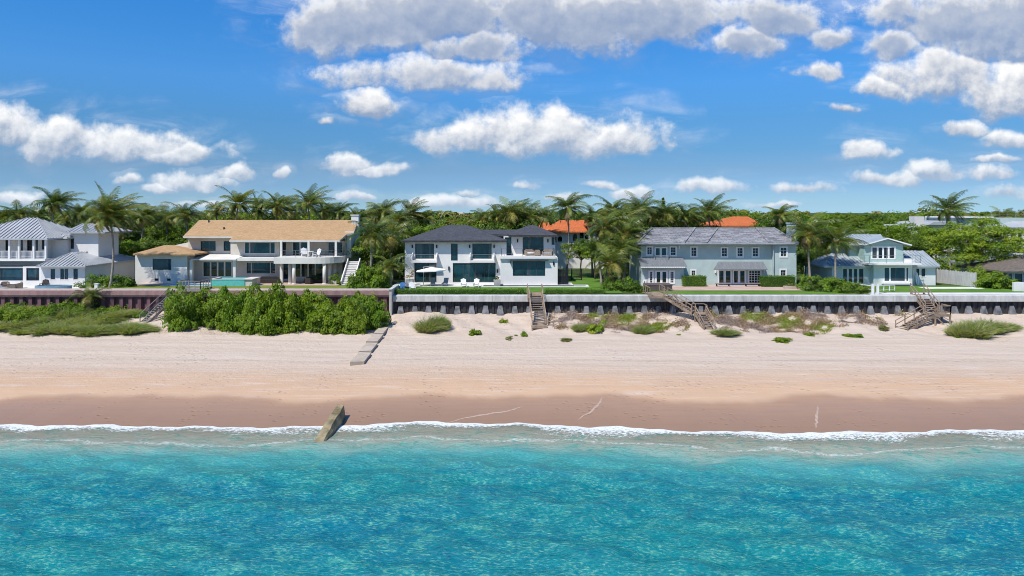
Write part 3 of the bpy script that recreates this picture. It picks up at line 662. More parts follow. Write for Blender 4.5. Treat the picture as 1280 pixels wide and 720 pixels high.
# roof
s_ = (pz(275, 105)-pz(300.3, 98.2))/(105-98.2)
ze = pz(300.3, 98.2); zr = pz(275, 105)
x0, x1, xr = px(228.5, 99.4), px(424.5, 98.2), px(443, 101)
m_ = MB(o); xs2 = px(286.5, 98.2)
zl = ze+s_*1.2
V = [(xs2, 98.2, ze), (x1, 98.2, ze), (x1+.55, 100.1, ze+s_*1.9), (xr, 100.6, ze+s_*2.4), (xr-.3, 105, zr), (px(249, 105), 105, zr), (x0, 99.4, zl), (xs2, 99.4, zl),
     (x0, 111, zl-.3), (xr-.3, 111, zl-.3)]
m_.add(V, [(0, 1, 2, 7), (7, 2, 3, 4, 5, 6), (5, 4, 9, 8), (6, 5, 8)])
k = len(m_.v); T = .24
m_.add([(v[0], v[1]+.03, v[2]-T) for v in V], [(7, 2, 1, 0), (6, 5, 4, 3, 2, 7), (8, 9, 4, 5), (8, 5, 6)])
for a, b in ((0, 1), (1, 2), (2, 3), (3, 4), (7, 0), (6, 7), (8, 6), (4, 9)): m_.f.append((k+a, k+b, b, a)); m_.mi.append(1)
m_.build('roof', ['tan_shingle', 'warm_white'], B)
MB(o).add([(px(431, 99.8), 99.8, G), (px(431, 99.8), 110, G), (px(431, 99.8), 110, ze+1), (px(431, 99.8), 105, zr-.3), (px(431, 99.8), 99.8, ze+.4)], [(4, 3, 2, 1, 0)]).build('gable_wall', 'beige_render', B)
MB(o).box(px(431.5, 101), px(443, 101), 100.7, 101, pz(292.5, 101), pz(289.3, 101)).box(px(434, 101), px(439, 101), 100.9, 104, pz(322, 101), pz(292.6, 101)).build('gable_return', 'warm_white', B)
for p, r_, d in ((261, 277.2, 104.2), (280, 286, 101.8)): MB(o).cyl(px(p, d), d, pz(r_, d)-.4, pz(r_, d)+.25, .13, 8).build('vent_pipe', 'dark_frame', B)
c = MB(o).box(px(440, 104), px(449, 104), 103.5, 104.6, G+5, pz(269.5, 104)).box(px(439.2, 104), px(449.8, 104), 103.4, 104.7, pz(269.5, 104)+.005, pz(268.3, 104)); c.build('chimney', 'white_render', B)
# one storey wing on the left
block(B, 169, 233.5, 318.5, 97.2, 10, 'warm_white', [(190, 215, 322.8, 338.2, 1, 1, dict(frame='warm_white', fw=.09)), (193.3, 198, 348, 351), (209, 213.2, 348, 351)], pane='glass_blue', frame='dark_frame')
hip(MB(o), px(166.5, 96.4), px(244, 96.4), 96.3, 107.5, pz(317.2, 96.4), pz(306.5, 101.5), px(205, 101.5), px(216, 101.5), 101.5, th=.22).build('roof', 'tan_shingle', B)
MB(o).prism([(px(206, 101), pz(310, 101)), (px(235.5, 101), pz(310, 101)), (px(235.5, 101), pz(302.5, 101)), (px(212, 101), pz(307.5, 101))], 'y', 101.8, 104).build('parapet', 'warm_white', B)
# white outside stair on the right
st = MB(o)
for i in range(14): st.box(px(433, 98)+i*.0, px(447, 98), 95.2+i*.3, 95.5+i*.3-.02, G+i*.22, G+.16+i*.22)
st.bar((px(432.5, 98), 95.2, G+.35), (px(432.5, 98), 99.4, G+3.3), .14, .5); st.bar((px(447.6, 98), 95.2, G+.35), (px(447.6, 98), 99.4, G+3.3), .14, .5)
st.build('outside_stair', 'white_render', B)

# ------------------------------------------------------------------ house C: white modern, charcoal hip roofs
C = empty('house', (px(600, 96), 96, G), 'white modern two storey house with charcoal hip roofs and wide black glazing', 'house'); o = C.location
dC = 96.2; g = dict(frame='dark_frame', pane='glass_teal', mw=.06)
block(C, 506, 633, 302.5, dC, 11, 'white_render', [(519, 542.5, 304.6, 323.2, 2, 1), (563.8, 572, 304.6, 325.5), (590.5, 614.5, 304.6, 323.2, 2, 1),
      (518, 545.5, 328.8, 352.6, 2, 1), (566, 619.5, 328.8, 352.6, 4, 1)], **g)
for a, b_ in ((516, 546.5), (588, 617.6)):
    x0, x1 = px(a, dC), px(b_, dC)
    MB(o).box(x0-.08, x1+.08, dC-1.0, dC-.002, pz(327.6, dC), pz(324.9, dC)).build('balcony_floor', 'white_render', C)
    for x in (x0, x1):
        MB(o).prism([(dC-.98, pz(324.9, dC)), (dC-.002, pz(324.9, dC)), (dC-.002, pz(315, dC)), (dC-.98, pz(320.5, dC))], 'x', x-.06, x+.06).build('balcony_side', 'white_render', C)
    MB(o).bar((x0, dC-.95, pz(317.4, dC)), (x1, dC-.95, pz(317.4, dC)), .03, .04).build('balcony_rail', 'steel', C)
for p, a, b_ in ((515.6, 306, 310), (546, 306, 310), (587.2, 306, 310), (617.6, 306, 310), (561.2, 333, 338), (622, 336.5, 341)): wall_lamp(C, p, a, b_, dC)
hip(MB(o), px(501, 95.3), px(633.5, 95.3), 95.3, 108.4, pz(300.6, 95.3), pz(281, 101.8), px(559.5, 101.8), px(582.5, 101.8), 101.8, th=.26).build('roof', ['dark_shingle'], C)
# link roof and the right wing
MB(o).prism([(98.5, pz(292.5, 98.5)), (103.4, pz(287, 103.4)), (108, pz(292.5, 98.5)), (108, pz(295.5, 98.5)), (98.5, pz(295.5, 98.5))], 'x', px(596, 103), px(655, 103)).build('roof', 'dark_shingle', C)
dR = 94.8
block(C, 625.5, 697, 321.5, dR, 12, 'white_render', [(641, 681.4, 326.6, 344.6, 4, 1)], **g)
block(C, 629.5, 694, 295.5, dR+3.2, 8, 'white_render', [(631, 639.2, 296.6, 321, 1, 1), (653.4, 679.4, 296.6, 321, 2, 1), (689.5, 693.2, 296.6, 306, 2, 3)], yb=322.5, **g)
MB(o).box(px(624.6, dR), px(694.5, dR), dR-.32, dR+3.2, pz(323.2, dR), pz(320.2, dR)).build('balcony_floor', 'white_render', C)
railing(MB(o), [(px(626.5, dR), dR+2.8, pz(320.2, dR)), (px(626.5, dR), dR-.2, pz(320.2, dR)), (px(693, dR), dR-.2, pz(320.2, dR)), (px(693, dR), dR+3.1, pz(320.2, dR))], 1.02, 1.55, 0, .035).build('balcony_railing', 'dark_frame', C)
hip(MB(o), px(635.5, dR+1.9), px(697.5, dR+1.9), dR+1.9, dR+11, pz(293.9, dR+1.9), pz(281.2, 101), px(661, 101), px(668, 101), 101, th=.24).build('roof', 'dark_shingle', C)
MB(o).box(px(637.5, dR), px(685.5, dR), dR-.55, dR-.002, pz(326.0, dR), pz(325.2, dR)).box(px(637.5, dR), px(639, dR), dR-.55, dR-.002, pz(329, dR), pz(326.05, dR)).build('window_canopy', 'dark_frame', C)
for p, a, b_, d in ((647, 299, 303, dR+3.2), (684.8, 299, 303, dR+3.2), (692, 327, 331, dR)): wall_lamp(C, p, a, b_, d)

# ------------------------------------------------------------------ house D: pale blue stucco, grey tiles
Dh = empty('house', (px(900, 95), 95, G), 'pale blue stucco house with grey tile roof and white framed windows', 'house'); o = Dh.location
dD = 95.4; fr = dict(frame='white_paint', pane='glass_dark', fw=.19, proud=.06)
u = [(a, b_, t_, bt, 2, 3) for a, b_, t_, bt in ((807.5, 816.2, 307.6, 319.6), (836.8, 846, 307.6, 320.4), (862.6, 872, 307.8, 321.6), (900.6, 910.2, 308.6, 322), (920.2, 929.8, 308.6, 322), (939.4, 949.2, 308.6, 322))]
block(Dh, 801, 966.2, 304, dD, 9.5, 'blue_stucco', u+[(818, 834.2, 308.6, 326.6, 2, 1, dict(mw=.3, pane='glass_teal')), (862.8, 870.6, 336.5, 349, 2, 3),
      (897.4, 914.8, 337, 355, 2, 1, dict(mw=.34)), (915.6, 932.4, 337, 355, 2, 1, dict(mw=.34)), (934.8, 951.8, 337, 355, 4, 5, dict(mw=.07))], **fr)
block(Dh, 966.6, 995.5, 304, dD-.5, 10, 'blue_stucco', [(974.2, 984.6, 308, 322, 2, 3), (974.2, 983.6, 336, 350, 2, 3)], **fr)
dBy = 94.0
block(Dh, 801, 855, 333.2, dBy, 1.38, 'blue_stucco', [(810.5, 817, 338, 355, 2, 5), (819, 834.6, 338, 355, 2, 1, dict(mw=.3)), (836.4, 843.6, 338, 355, 2, 5)], **fr)
MB(o).prism([(dBy-.85, pz(333.2, dBy-.8)), (dBy-.85, pz(332.2, dBy-.8)), (dD-.003, pz(321.5, dD)), (dD-.003, pz(324, dD))], 'x', px(799.5, dBy), px(856.5, dBy)).build('bay_roof', 'canopy_metal', Dh)
sc = MB(o); x = px(801, dBy-.8)
while x < px(856, dBy-.8)-.1:
    sc.prism([(x, pz(333.3, dBy-.9)), (x+.3, pz(333.3, dBy-.9)), (x+.3, pz(334.4, dBy-.9)), (x+.15, pz(335.1, dBy-.9)), (x, pz(334.4, dBy-.9))], 'y', dBy-.86, dBy-.82); x += .305
sc.build('scalloped_trim', 'white_paint', Dh)
MB(o).box(px(818, dD), px(834.5, dD), dD-.7, dD-.004, pz(328, dD), pz(326.8, dD)).build('balcony_floor', 'white_paint', Dh)
railing(MB(o), [(px(818, dD), dD-.05, pz(326.8, dD)), (px(818, dD), dD-.66, pz(326.8, dD)), (px(834.5, dD), dD-.66, pz(326.8, dD)), (px(834.5, dD), dD-.05, pz(326.8, dD))], .9, 1.7, 0, .035, .14).build('balcony_railing', 'slate_fascia', Dh)
yc = dD-1.5
MB(o).add([(px(892, yc), yc, pz(336.6, yc)), (px(959.5, yc), yc, pz(336.6, yc)), (px(954, dD), dD-.01, pz(327, dD)), (px(898, dD), dD-.01, pz(327, dD)),
           (px(892, yc), yc, pz(336.6, yc)-.07), (px(959.5, yc), yc, pz(336.6, yc)-.07), (px(954, dD), dD-.01, pz(327, dD)-.1), (px(898, dD), dD-.01, pz(327, dD)-.1)],
          [(0, 1, 2, 3), (7, 6, 5, 4), (4, 5, 1, 0), (5, 6, 2, 1), (6, 7, 3, 2), (7, 4, 0, 3)]).build('canopy', 'canopy_metal', Dh)
zeD = pz(303.8, dD-1.); zrD = pz(285, 101.4)
r_ = hip(MB(o), px(797, dD-1), px(998, dD-1), dD-1, 108.6, zeD, zrD, px(815, 101.4), px(967, 101.4), 101.4, th=.28)
for a, b_ in ((855, 869), (883, 897), (962, 945)):
    r_.bar((px(a, dD-1), dD-.98, zeD+.06), (px(b_, 101.4), 101.4, zrD+.06), .3, .12)
for a, b_ in (((px(797, dD-1), dD-1, zeD), (px(815, 101.4), 101.4, zrD)), ((px(998, dD-1), dD-1, zeD), (px(967, 101.4), 101.4, zrD)), ((px(815, 101.4), 101.4, zrD), (px(967, 101.4), 101.4, zrD))):
    r_.bar(Vector(a)+Vector((0, 0, .05)), Vector(b_)+Vector((0, 0, .05)), .28, .12)
r_.build('roof', 'grey_tile', Dh)
MB(o).bar((px(797, dD-1), dD-1.07, zeD-.10), (px(998, dD-1), dD-1.07, zeD-.10), .13, .15).build('gutter', 'slate_fascia', Dh)
MB(o).cyl(px(967, 94.8), 94.76, G, zeD-.25, .09, 8).build('downpipe', 'slate_fascia', Dh)
MB(o).box(px(984.5, 98), px(993.5, 98), 97.4, 98.4, G+5.5, pz(279.6, 98)).box(px(983.8, 98), px(994.2, 98), 97.3, 98.5, pz(279.6, 98)+.003, pz(278.2, 98)).build('chimney', 'blue_stucco', Dh)
for p, r0, r1, d in ((848.8, 307, 311, dD), (894, 337.5, 341, dD), (955, 337.5, 341, dD)): MB(o).box(px(p, d)-.08, px(p, d)+.08, d-.2, d-.003, pz(r1, d), pz(r0, d)).build('wall_lamp', 'white_paint', Dh)

# ------------------------------------------------------------------ house E: mint green gable, blue metal roofs
E = empty('house', (px(1110, 94), 94, G), 'small mint green and white house with blue metal roofs and gable', 'house'); o = E.location
dE = 96.
me_ = MB(o); gx0, gx1, ga = px(1080.5, dE), px(1129, dE), px(1107, dE)
block(E, 1080.5, 1129, 306.2, dE, 9, 'green_siding', [(1089, 1119.5, 308, 324.2, 4, 1, dict(mw=.24, fw=.16))], yb=331)
MB(o).prism([(gx0, pz(306.2, dE)), (gx1, pz(306.2, dE)), (ga, pz(298.4, dE))], 'y', dE, dE+9).build('gable', 'green_siding', E)
za, zL, zR = pz(297, dE), pz(305, dE), pz(305.6, dE); xl, xr = px(1078.5, dE), px(1137, dE)
rf = MB(o)
rf.add([(xl, dE-.6, zL), (ga, dE-.6, za), (xr, dE-.6, zR), (xr, 106, zR), (ga, 106, za), (xl, 106, zL)]+[(x, y, z-.17) for x, y, z in ((xl, dE-.6, zL), (ga, dE-.6, za), (xr, dE-.6, zR), (xr, 106, zR), (ga, 106, za), (xl, 106, zL))],
       [(0, 1, 4, 5), (1, 2, 3, 4), (11, 10, 7, 6), (10, 9, 8, 7)])
k = len(rf.v)-12
for a, b_ in ((1, 0), (2, 1), (3, 2), (0, 5), (5, 4), (4, 3)): rf.f.append((k+a, k+b_, k+b_+6, k+a+6)); rf.mi.append(1)
rf.build('roof', ['blue_metal_roof', 'white_paint'], E)
hip(MB(o), px(1058, 97), px(1108, 97), 97., 106, pz(305, 97), pz(293, 101), px(1066, 101), px(1100, 101), 101, seams=.5).build('roof', 'blue_metal_roof', E)
block(E, 1062, 1080, 306, 97.8, 6, 'green_siding', yb=328)
# lower floor
block(E, 1040, 1091.6, 333.3, 95.2, 9, 'pale_mint', [(1052.6, 1080.4, 335, 354.6, 4, 1, dict(mw=.28, fw=.12)), (1087.6, 1090.6, 335, 354)])
block(E, 1092, 1140.5, 331.5, 94.2, 9, 'pale_mint', [(1104.4, 1136.6, 333.4, 352.4, 3, 1, dict(mw=.22, fw=.14, pane='glass_blue', splits=[.24, .9]))])
MB(o).box(px(1103, 94), px(1137.5, 94), 93.6, 94.17, pz(355.2, 94), pz(353, 94)).build('bay_sill', 'white_paint', E)
block(E, 1141, 1169.5, 333.4, 95.2, 8, 'pale_mint', [(1144.4, 1150, 334.8, 346.6), (1150.8, 1157.6, 334.8, 346.6)], fw=.1)
hip(MB(o), px(1030, 94.5), px(1093, 94.5), 94.5, 101.5, pz(332.6, 94.5), pz(317, 99), px(1040, 99), px(1088, 99), 99, seams=.5).build('roof', 'blue_metal_roof', E)
hip(MB(o), px(1128, 94.5), px(1175.5, 94.5), 94.6, 104, pz(332.6, 94.5), pz(313.4, 99.5), px(1118, 99.5), px(1153, 99.5), 99.5, seams=.5).build('roof', 'blue_metal_roof', E)
MB(o).box(px(1084.5, 93.6), px(1150, 93.6), 93.2, dE-.002, pz(331.2, 93.6), pz(329, 93.6)).build('balcony_floor', 'white_paint', E)
railing(MB(o), [(px(1085.5, 93.6), dE-.2, pz(329, 93.6)), (px(1085.5, 93.6), 93.35, pz(329, 93.6)), (px(1149.5, 93.6), 93.35, pz(329, 93.6)), (px(1149.5, 93.6), dE-.2, pz(329, 93.6))], 1.05, 1.1, 2, .035).build('balcony_railing', 'steel', E)
MB(o).box(px(1128, dE), px(1141, dE), dE-.6, dE-.3, pz(328.9, dE), pz(323, dE)).build('balcony_bench', 'white_paint', E)

# ------------------------------------------------------------------ house F: brown shingle pavilion at the right edge
Fh = empty('pavilion', (px(1285, 92), 92, G), 'low garden pavilion with brown shingle roof and dark glass at the right edge', 'pavilion'); o = Fh.location
block(Fh, 1258, 1330, 339, 93.2, 7, 'warm_white', [(1259.5, 1266, 341, 355), (1267.5, 1279, 341, 358, 1, 1), (1281, 1300, 341, 358, 2, 1)], frame='white_paint', pane='glass_blue', fw=.12)
hip(MB(o), px(1251, 92.2), px(1340, 92.2), 92.1, 101.5, pz(338.6, 92.2), pz(318, 96.5), px(1279, 96.5), px(1310, 96.5), 96.5).build('roof', 'thatch_shingle', Fh)
MB(o).box(px(1254, 97.5), px(1340, 97.5), 97.6, 99.5, pz(326, 97.5), pz(317, 97.5)).build('rear_wall', 'white_render', Fh)
wl = MB((px(1275, 88), 88, G)).box(px(1266, 88), px(1330, 88), 87.8, 88.1, G-.02, G+1.15)
tag(wl.build('garden_wall', 'white_render'), 'low white garden wall in front of the brown roofed pavilion', 'wall')

# ------------------------------------------------------------------ houses and blocks behind
H1 = empty('house', (px(715, 126), 126, G), 'white house with bright orange tile roof and arched windows behind the palms', 'house'); o = H1.location
def arch_window(root, d, p, r0, r1, w_):
    x, z1, z0 = px(p, d), pz(r0, d), pz(r1, d); a = w_/2
    pl = [(x-a, z0), (x+a, z0)]+[(x+a*math.cos(t_), z1-a+a*math.sin(t_)) for t_ in [math.pi*i/10 for i in range(11)]]
    f = MB(root.location).prism([(x+(q[0]-x)*1.18, z0+(q[1]-z0)*1.06-.05) for q in pl], 'y', d-.08, d+.05).build('window', 'white_paint', root)
    MB(root.location).prism(pl, 'y', d-.10, d-.081).build('pane', 'glass_dark', f)
block(H1, 689, 748, 289.5, 124, 12, 'white_render'); block(H1, 672, 689-.3, 293.5, 126, 9, 'white_render')
for p, r0, r1 in ((693, 293, 303), (700, 295.5, 302), (719, 292.5, 301), (727, 290, 299), (733.5, 290, 299), (741, 291, 300)): arch_window(H1, 124, p, r0, r1, .75)
hip(MB(o), px(684, 123), px(748, 123), 123, 138, pz(289.3, 123), pz(275, 130.5), px(700, 130.5), px(744, 130.5), 130.5).build('roof', 'orange_tile', H1)
hip(MB(o), px(733, 122), px(766, 122), 122.2, 134, pz(281, 122), pz(272.3, 128), px(742, 128), px(757, 128), 128).build('roof', 'orange_tile', H1)
block(H1, 736, 764, 281.5, 123.2, 10, 'white_render')
hip(MB(o), px(668, 125), px(690, 125), 125, 137, pz(293, 125), pz(278, 131), px(677, 131), px(686, 131), 131).build('roof', 'orange_tile', H1)
H2 = empty('house', (px(928, 128), 128, G), 'hidden house showing only its orange tile roof beyond the pale blue house', 'house'); o = H2.location
block(H2, 905, 952, 282.2, 127, 12, 'white_render')
hip(MB(o), px(897, 126), px(956, 126), 126, 141, pz(282, 126), pz(270.6, 133), px(916, 133), px(935, 133), 133).build('roof', 'orange_tile', H2)
H3 = empty('apartment_block', (px(565, 430), 430, G), 'distant cream apartment block on the skyline above the charcoal roofed house', 'apartment block'); o = H3.location
block(H3, 549, 581, 266.3, 430, 14, 'beige_render', [(a, a+3.2, r0, r0+2., 1, 1, dict(fw=.15, inset=.12)) for a in (550.5, 555, 560, 565, 570, 575) for r0 in (267.2, 270.4, 273.6)], yb=290)
MB(o).box(px(551.5, 430), px(556, 430), 432, 440, pz(266.3, 430), pz(264.2, 430)).box(px(571, 430), px(579, 430), 432, 440, pz(266.3, 430), pz(265., 430)).build('roof_plant_room', 'beige_render', H3)
H4 = empty('house', (px(1165, 122), 122, G), 'white modern house with slanted grey roof and square chimney behind the trees', 'house'); o = H4.location
block(H4, 1143, 1200, 281.5, 121, 10, 'white_render', [(1160, 1168, 284, 290, 2, 1), (1185, 1194, 284, 290, 2, 1)], frame='dark_frame')
MB(o).box(px(1142.5, 120), px(1154, 120), 119.8, 121.5, pz(300, 120), pz(270.5, 120)).build('chimney', 'white_render', H4)
MB(o).prism([(px(1153, 122), pz(281, 121)), (px(1206, 122), pz(281, 121)), (px(1198, 122), pz(275.5, 121)), (px(1160, 122), pz(277.5, 121))], 'y', 120.3, 131).build('roof', 'metal_roof', H4)
H5 = empty('house', (px(1255, 118), 118, G), 'large blue grey house with roof deck railing at the far right behind the bright tree', 'house'); o = H5.location
block(H5, 1208, 1300, 272.5, 118, 12, 'blue_stucco', [(1222, 1230, 275.5, 284, 1, 1), (1262, 1268, 285, 300, 1, 2), (1271, 1278, 285, 300, 1, 2), (1240, 1250, 276, 282, 2, 1)], frame='white_paint', fw=.2)
railing(MB(o), [(px(1240, 118), 118.2, pz(272.4, 118)), (px(1300, 118), 118.2, pz(272.4, 118))], 1.15, 1.4, 2, .05).build('deck_railing', 'grey_wood', H5)
MB(o).box(px(1204, 118), px(1240, 118), 117.5, 129, pz(272.4, 118), pz(270.8, 118)).build('roof_slab', 'white_paint', H5)
hip(MB(o), px(1250, 116), px(1310, 116), 115.9, 121, pz(284, 116), pz(276.5, 118.3), px(1266, 118), px(1300, 118), 117.9).build('porch_roof', 'metal_roof', H5)
for p in (1254, 1262, 1271, 1279): MB(o).box(px(p, 116.3)-.14, px(p, 116.3)+.14, 116.2, 116.5, G+3, pz(285.6, 116.3)).build('column', 'white_paint', H5)
# ------------------------------------------------------------------ vegetation builders
def unit(a): return a/np.maximum(np.linalg.norm(a, axis=-1, keepdims=True), 1e-6)
def leaf_quads(rng, C, N, size, aspect=.55):
    n = len(C); N = unit(N); r = rng.normal(size=(n, 3)); U = unit(np.cross(N, r)); Vv = np.cross(N, U)
    L = size*rng.uniform(.6, 1.3, (n, 1)); U = U*L*.5; Vv = Vv*L*.5*aspect
    bend = N*L*.12
    P = np.stack([C-U-bend, C-Vv+bend*.4, C+U-bend, C+Vv+bend*.4], 1)
    return P.reshape(-1, 3), np.arange(n*4).reshape(n, 4)
def crown_arrays(rng, rx, ry, rz, clumps, per, size, nm, lower=-.4, cr=(.20, .36), fill=.18, wts=None):
    d = unit(rng.normal(size=(clumps*3, 3))); d = d[d[:, 2] > lower][:clumps]; k = len(d)
    lump = 1+.16*np.sin(3.1*d[:, 0]+rng.uniform(0, 6))+.13*np.sin(4.3*d[:, 1]+2.7*d[:, 2]+rng.uniform(0, 6))
    c = d*np.array([rx, ry, rz])*(rng.uniform(.55, .92, (k, 1))*lump[:, None])
    rad = rng.uniform(*cr, k)*min(rx, ry, rz*1.3)
    ids = rng.integers(0, k, clumps*per); o = unit(rng.normal(size=(len(ids), 3))); o[:, 2] = np.where(o[:, 2] < -.3, -o[:, 2]*.5, o[:, 2])
    C = c[ids]+o*np.array([1.15, 1.15, .8])*rad[ids][:, None]*rng.uniform(.35, 1.12, (len(ids), 1))**.5
    N = o+np.array([-.12, -.15, .6])+rng.normal(size=(len(ids), 3))*.38
    mi = rng.choice(nm, k, p=wts)[ids]
    flip = rng.random(len(ids)) < .15; mi = np.where(flip, rng.integers(0, nm, len(ids)), mi)
    nf = int(len(ids)*fill); f = unit(rng.normal(size=(nf, 3)))*rng.uniform(0, .75, (nf, 1)); f[:, 2] = np.maximum(f[:, 2], lower*.8)
    C = np.concatenate([C, f*np.array([rx, ry, rz])]); N = np.concatenate([N, rng.normal(size=(nf, 3))]); mi = np.concatenate([mi, np.zeros(nf, int)])
    P, F = leaf_quads(rng, C, N, size); return P, F, mi, c
def crown_mesh(name, seed, rx, ry, rz, clumps, per, size, mats, zc=0., **k):
    rng = np.random.default_rng(seed); P, F, mi, c = crown_arrays(rng, rx, ry, rz, clumps, per, size, len(mats), **k)
    P[:, 2] += zc; return arr_mesh(name, P, F, mats, mi), c+np.array([0, 0, zc])
def make_tree(name, seed, h, rx, rz, clumps, per, size, mats, label, cat='tree', group=None, trunk_r=.22, **k):
    root = empty(name, (0, 0, 0), label, cat, group); zc = h-rz
    me, c = crown_mesh('crown', seed, rx, rx*.95, rz, clumps, per, size, mats, zc, **k)
    rr = random.Random(seed); m_ = MB(); top = Vector((rr.uniform(-.3, .3), rr.uniform(-.3, .3), zc*.75))
    m_.tube([(0, 0, -.2), (top.x*.4, top.y*.4, zc*.35), top], [trunk_r*1.3, trunk_r, trunk_r*.8], 8)
    for q in rr.sample(range(len(c)), min(9, len(c))):
        e = Vector(c[q]); mid = top.lerp(e, .5)+Vector((0, 0, .2*rz)); m_.tube([top-Vector((0, 0, .3)), mid, e], [trunk_r*.55, trunk_r*.35, .04], 5)
    m_.build('trunk', 'bark', root, True); link('crown', me, root); return root
def make_shrub(name, seed, rx, ry, rz, clumps, per, size, mats, label, cat='shrub', group=None, **k):
    root = empty(name, (0, 0, 0), label, cat, group); k.setdefault('lower', -.05)
    me, c = crown_mesh('foliage', seed, rx, ry, rz, clumps, per, size, mats, 0, **k)
    rr = random.Random(seed); m_ = MB()
    for q in rr.sample(range(len(c)), min(8, len(c))): e = Vector(c[q])*.85; m_.tube([(rr.uniform(-.15, .15)*rx, rr.uniform(-.15, .15)*ry, -.25), e*.5, e], [.06, .04, .015], 5)
    m_.build('stems', 'bark', root); link('foliage', me, root); return root
def place(root, x, y, z, rz=0., s=1., label=None, group=None, first=False, sz=None):
    o = root if first else copy_tree(root)
    o.location = (x, y, z); o.rotation_euler.z = rz; o.scale = (s, s, sz or s)
    if label: o['label'] = label
    if group: o['group'] = group
    return o
USED = set()
def put(root, *a, **k):
    f = root.name not in USED; USED.add(root.name); return place(root, *a, first=f, **k)
def palm_crown(seed, L, n, wind, mats=('palm_green', 'palm_dark', 'palm_gold', 'palm_dead'), gold=.15, dead=.1, droop=1.):
    rng = np.random.default_rng(seed); V, F, mi = [], [], []
    def quad(a, b, c, d, m_):
        k = len(V); V.extend([a, b, c, d]); F.append((k, k+1, k+2, k+3)); mi.append(m_)
    Z = np.array([0, 0, 1.])
    for i in range(n):
        age = (i+.5)/n; az = i*2.399+rng.uniform(-.25, .25)
        el = math.radians(82-105*age**.9+rng.uniform(-14, 14)); l = L*rng.uniform(.72, 1.14)*(.72+.5*math.sin(math.pi*min(1, age+.25)))*.9
        m0 = 3 if (age > .90 and rng.random() < dead*6) else 2 if (age > .5 and rng.random() < gold*1.7) else (0 if rng.random() < .55 else 1)
        ns = 11; p = np.array([.12*math.cos(az), .12*math.sin(az), 0.]); pts = [p]; dirs = []
        w_ = np.array([math.cos(.15), math.sin(.15), 0])*wind
        for k in range(ns):
            t_ = (k+1)/ns; e = el-droop*(1.05+.5*age)*t_**1.35
            d = np.array([math.cos(az)*math.cos(e), math.sin(az)*math.cos(e), math.sin(e)])+w_*t_**1.2; d /= np.linalg.norm(d)
            dirs.append(d); p = p+d*l/ns; pts.append(p)
        dirs.append(dirs[-1]); tw = rng.uniform(-.5, .5)
        for k in range(ns):   # midrib
            a, b = pts[k], pts[k+1]; s_ = np.cross(dirs[k], Z); s_ /= max(.05, np.linalg.norm(s_)); u_ = np.cross(s_, dirs[k]); w0 = .034*(1-k/ns)+.010; w1 = .034*(1-(k+1)/ns)+.010
            for q in (s_, u_): quad(a-q*w0, a+q*w0, b+q*w1, b-q*w1, 3 if m0 == 3 else 2)
        nl = 27
        for j in range(nl):
            t_ = .13+.87*(j+.5)/nl; f = t_*ns; k = min(int(f), ns-1); c = pts[k]+(pts[k+1]-pts[k])*(f-k); d = dirs[k]*(1-(f-k))+dirs[k+1]*(f-k)
            s_ = np.cross(d, Z); s_ /= max(.05, np.linalg.norm(s_)); u_ = np.cross(s_, d)
            s_ = s_*math.cos(tw)+u_*math.sin(tw)
            ll = l*.26*(math.sin(math.pi*min(1, .16+.80*t_))**.65)*rng.uniform(.7, 1.15); wd = .052*(1.1-.5*t_)*L/4.2
            for sg in (-1, 1):
                dd = s_*sg*.80+d*(.42+.3*t_)+u_*.22*(1-t_)-Z*.18+w_*.45; dd /= np.linalg.norm(dd)
                d2 = dd-Z*rng.uniform(.5, 1.0)+w_*.5; d2 /= np.linalg.norm(d2)
                m1 = c+dd*ll*.5; e_ = m1+d2*ll*.5; mm = (m0 if m0 != 2 or rng.random() < .55 else 0) if rng.random() < .80 else rng.integers(0, 3)
                quad(c-d*wd, c+d*wd, m1+d*wd*.9, m1-d*wd*.9, mm); quad(m1-d*wd*.9, m1+d*wd*.9, e_+d*wd*.2, e_-d*wd*.2, mm)
    return arr_mesh('crown', np.array(V), np.array(F), mats, mi)
# a coconut palm: trunk (per palm) and crown (eight shapes shared)
rs0 = random.Random(3)
PC = [palm_crown(100+i, 4.3, (31, 29, 36, 28, 33, 30, 36, 29)[i], (.38, .22, .62, .30, .45, .2, .7, .35)[i], gold=(.12, .3, .1, .5, .2, .15, .12, .35)[i], droop=(1, 1.15, .9, 1.25, 1., 1.1, .95, 1.2)[i]) for i in range(8)]+[palm_crown(140, 4.4, 52, .85, gold=.12, droop=1.0), palm_crown(141, 4.2, 42, .75, gold=.25, droop=1.1)]
nut = MB()
for i in range(7): a = i*.9; nut.tube([(.22*math.cos(a), .22*math.sin(a), -.52), (.24*math.cos(a), .24*math.sin(a), -.40), (.22*math.cos(a), .22*math.sin(a), -.26), (.2*math.cos(a), .2*math.sin(a), -.16)], [.03, .12, .12, .03], 6)
NUT = nut.build('coconuts', 'coconut', None, True); NUTM = NUT.data; bpy.data.objects.remove(NUT)
def palm(p, row, d, v, s, label, group=None, lean=0., base=G, nuts=True, name='coconut_palm', zrot=0., tr=.16):
    x, z = px(p, d), pz(row, d); h = z-base; rr = random.Random(int(p*7+row))
    root = empty(name, (x-lean, d, base), label, 'palm tree', group); b = rr.uniform(-.12, .12)*h
    m_ = MB(); n = 9; P_ = []
    for i in range(n+1): f = i/n; P_.append((lean*f**1.6+b*math.sin(math.pi*f)*.4, .06*h*math.sin(2.2*f)*rr.uniform(.9, 1.1), -.2+(h+.2)*f))
    m_.tube(P_, [tr*(1.55-.5*min(1, i/2)) if i < 2 else tr*(1.05-.35*i/n) for i in range(n+1)], 8); m_.build('trunk', 'palm_bark', root, True)
    c = link('crown', PC[v], root, P_[-1]); c.scale = (s, s, s); c.rotation_euler.z = zrot
    if nuts: k = link('coconuts', NUTM, root, P_[-1]); k.scale = (1.1,)*3
    return root
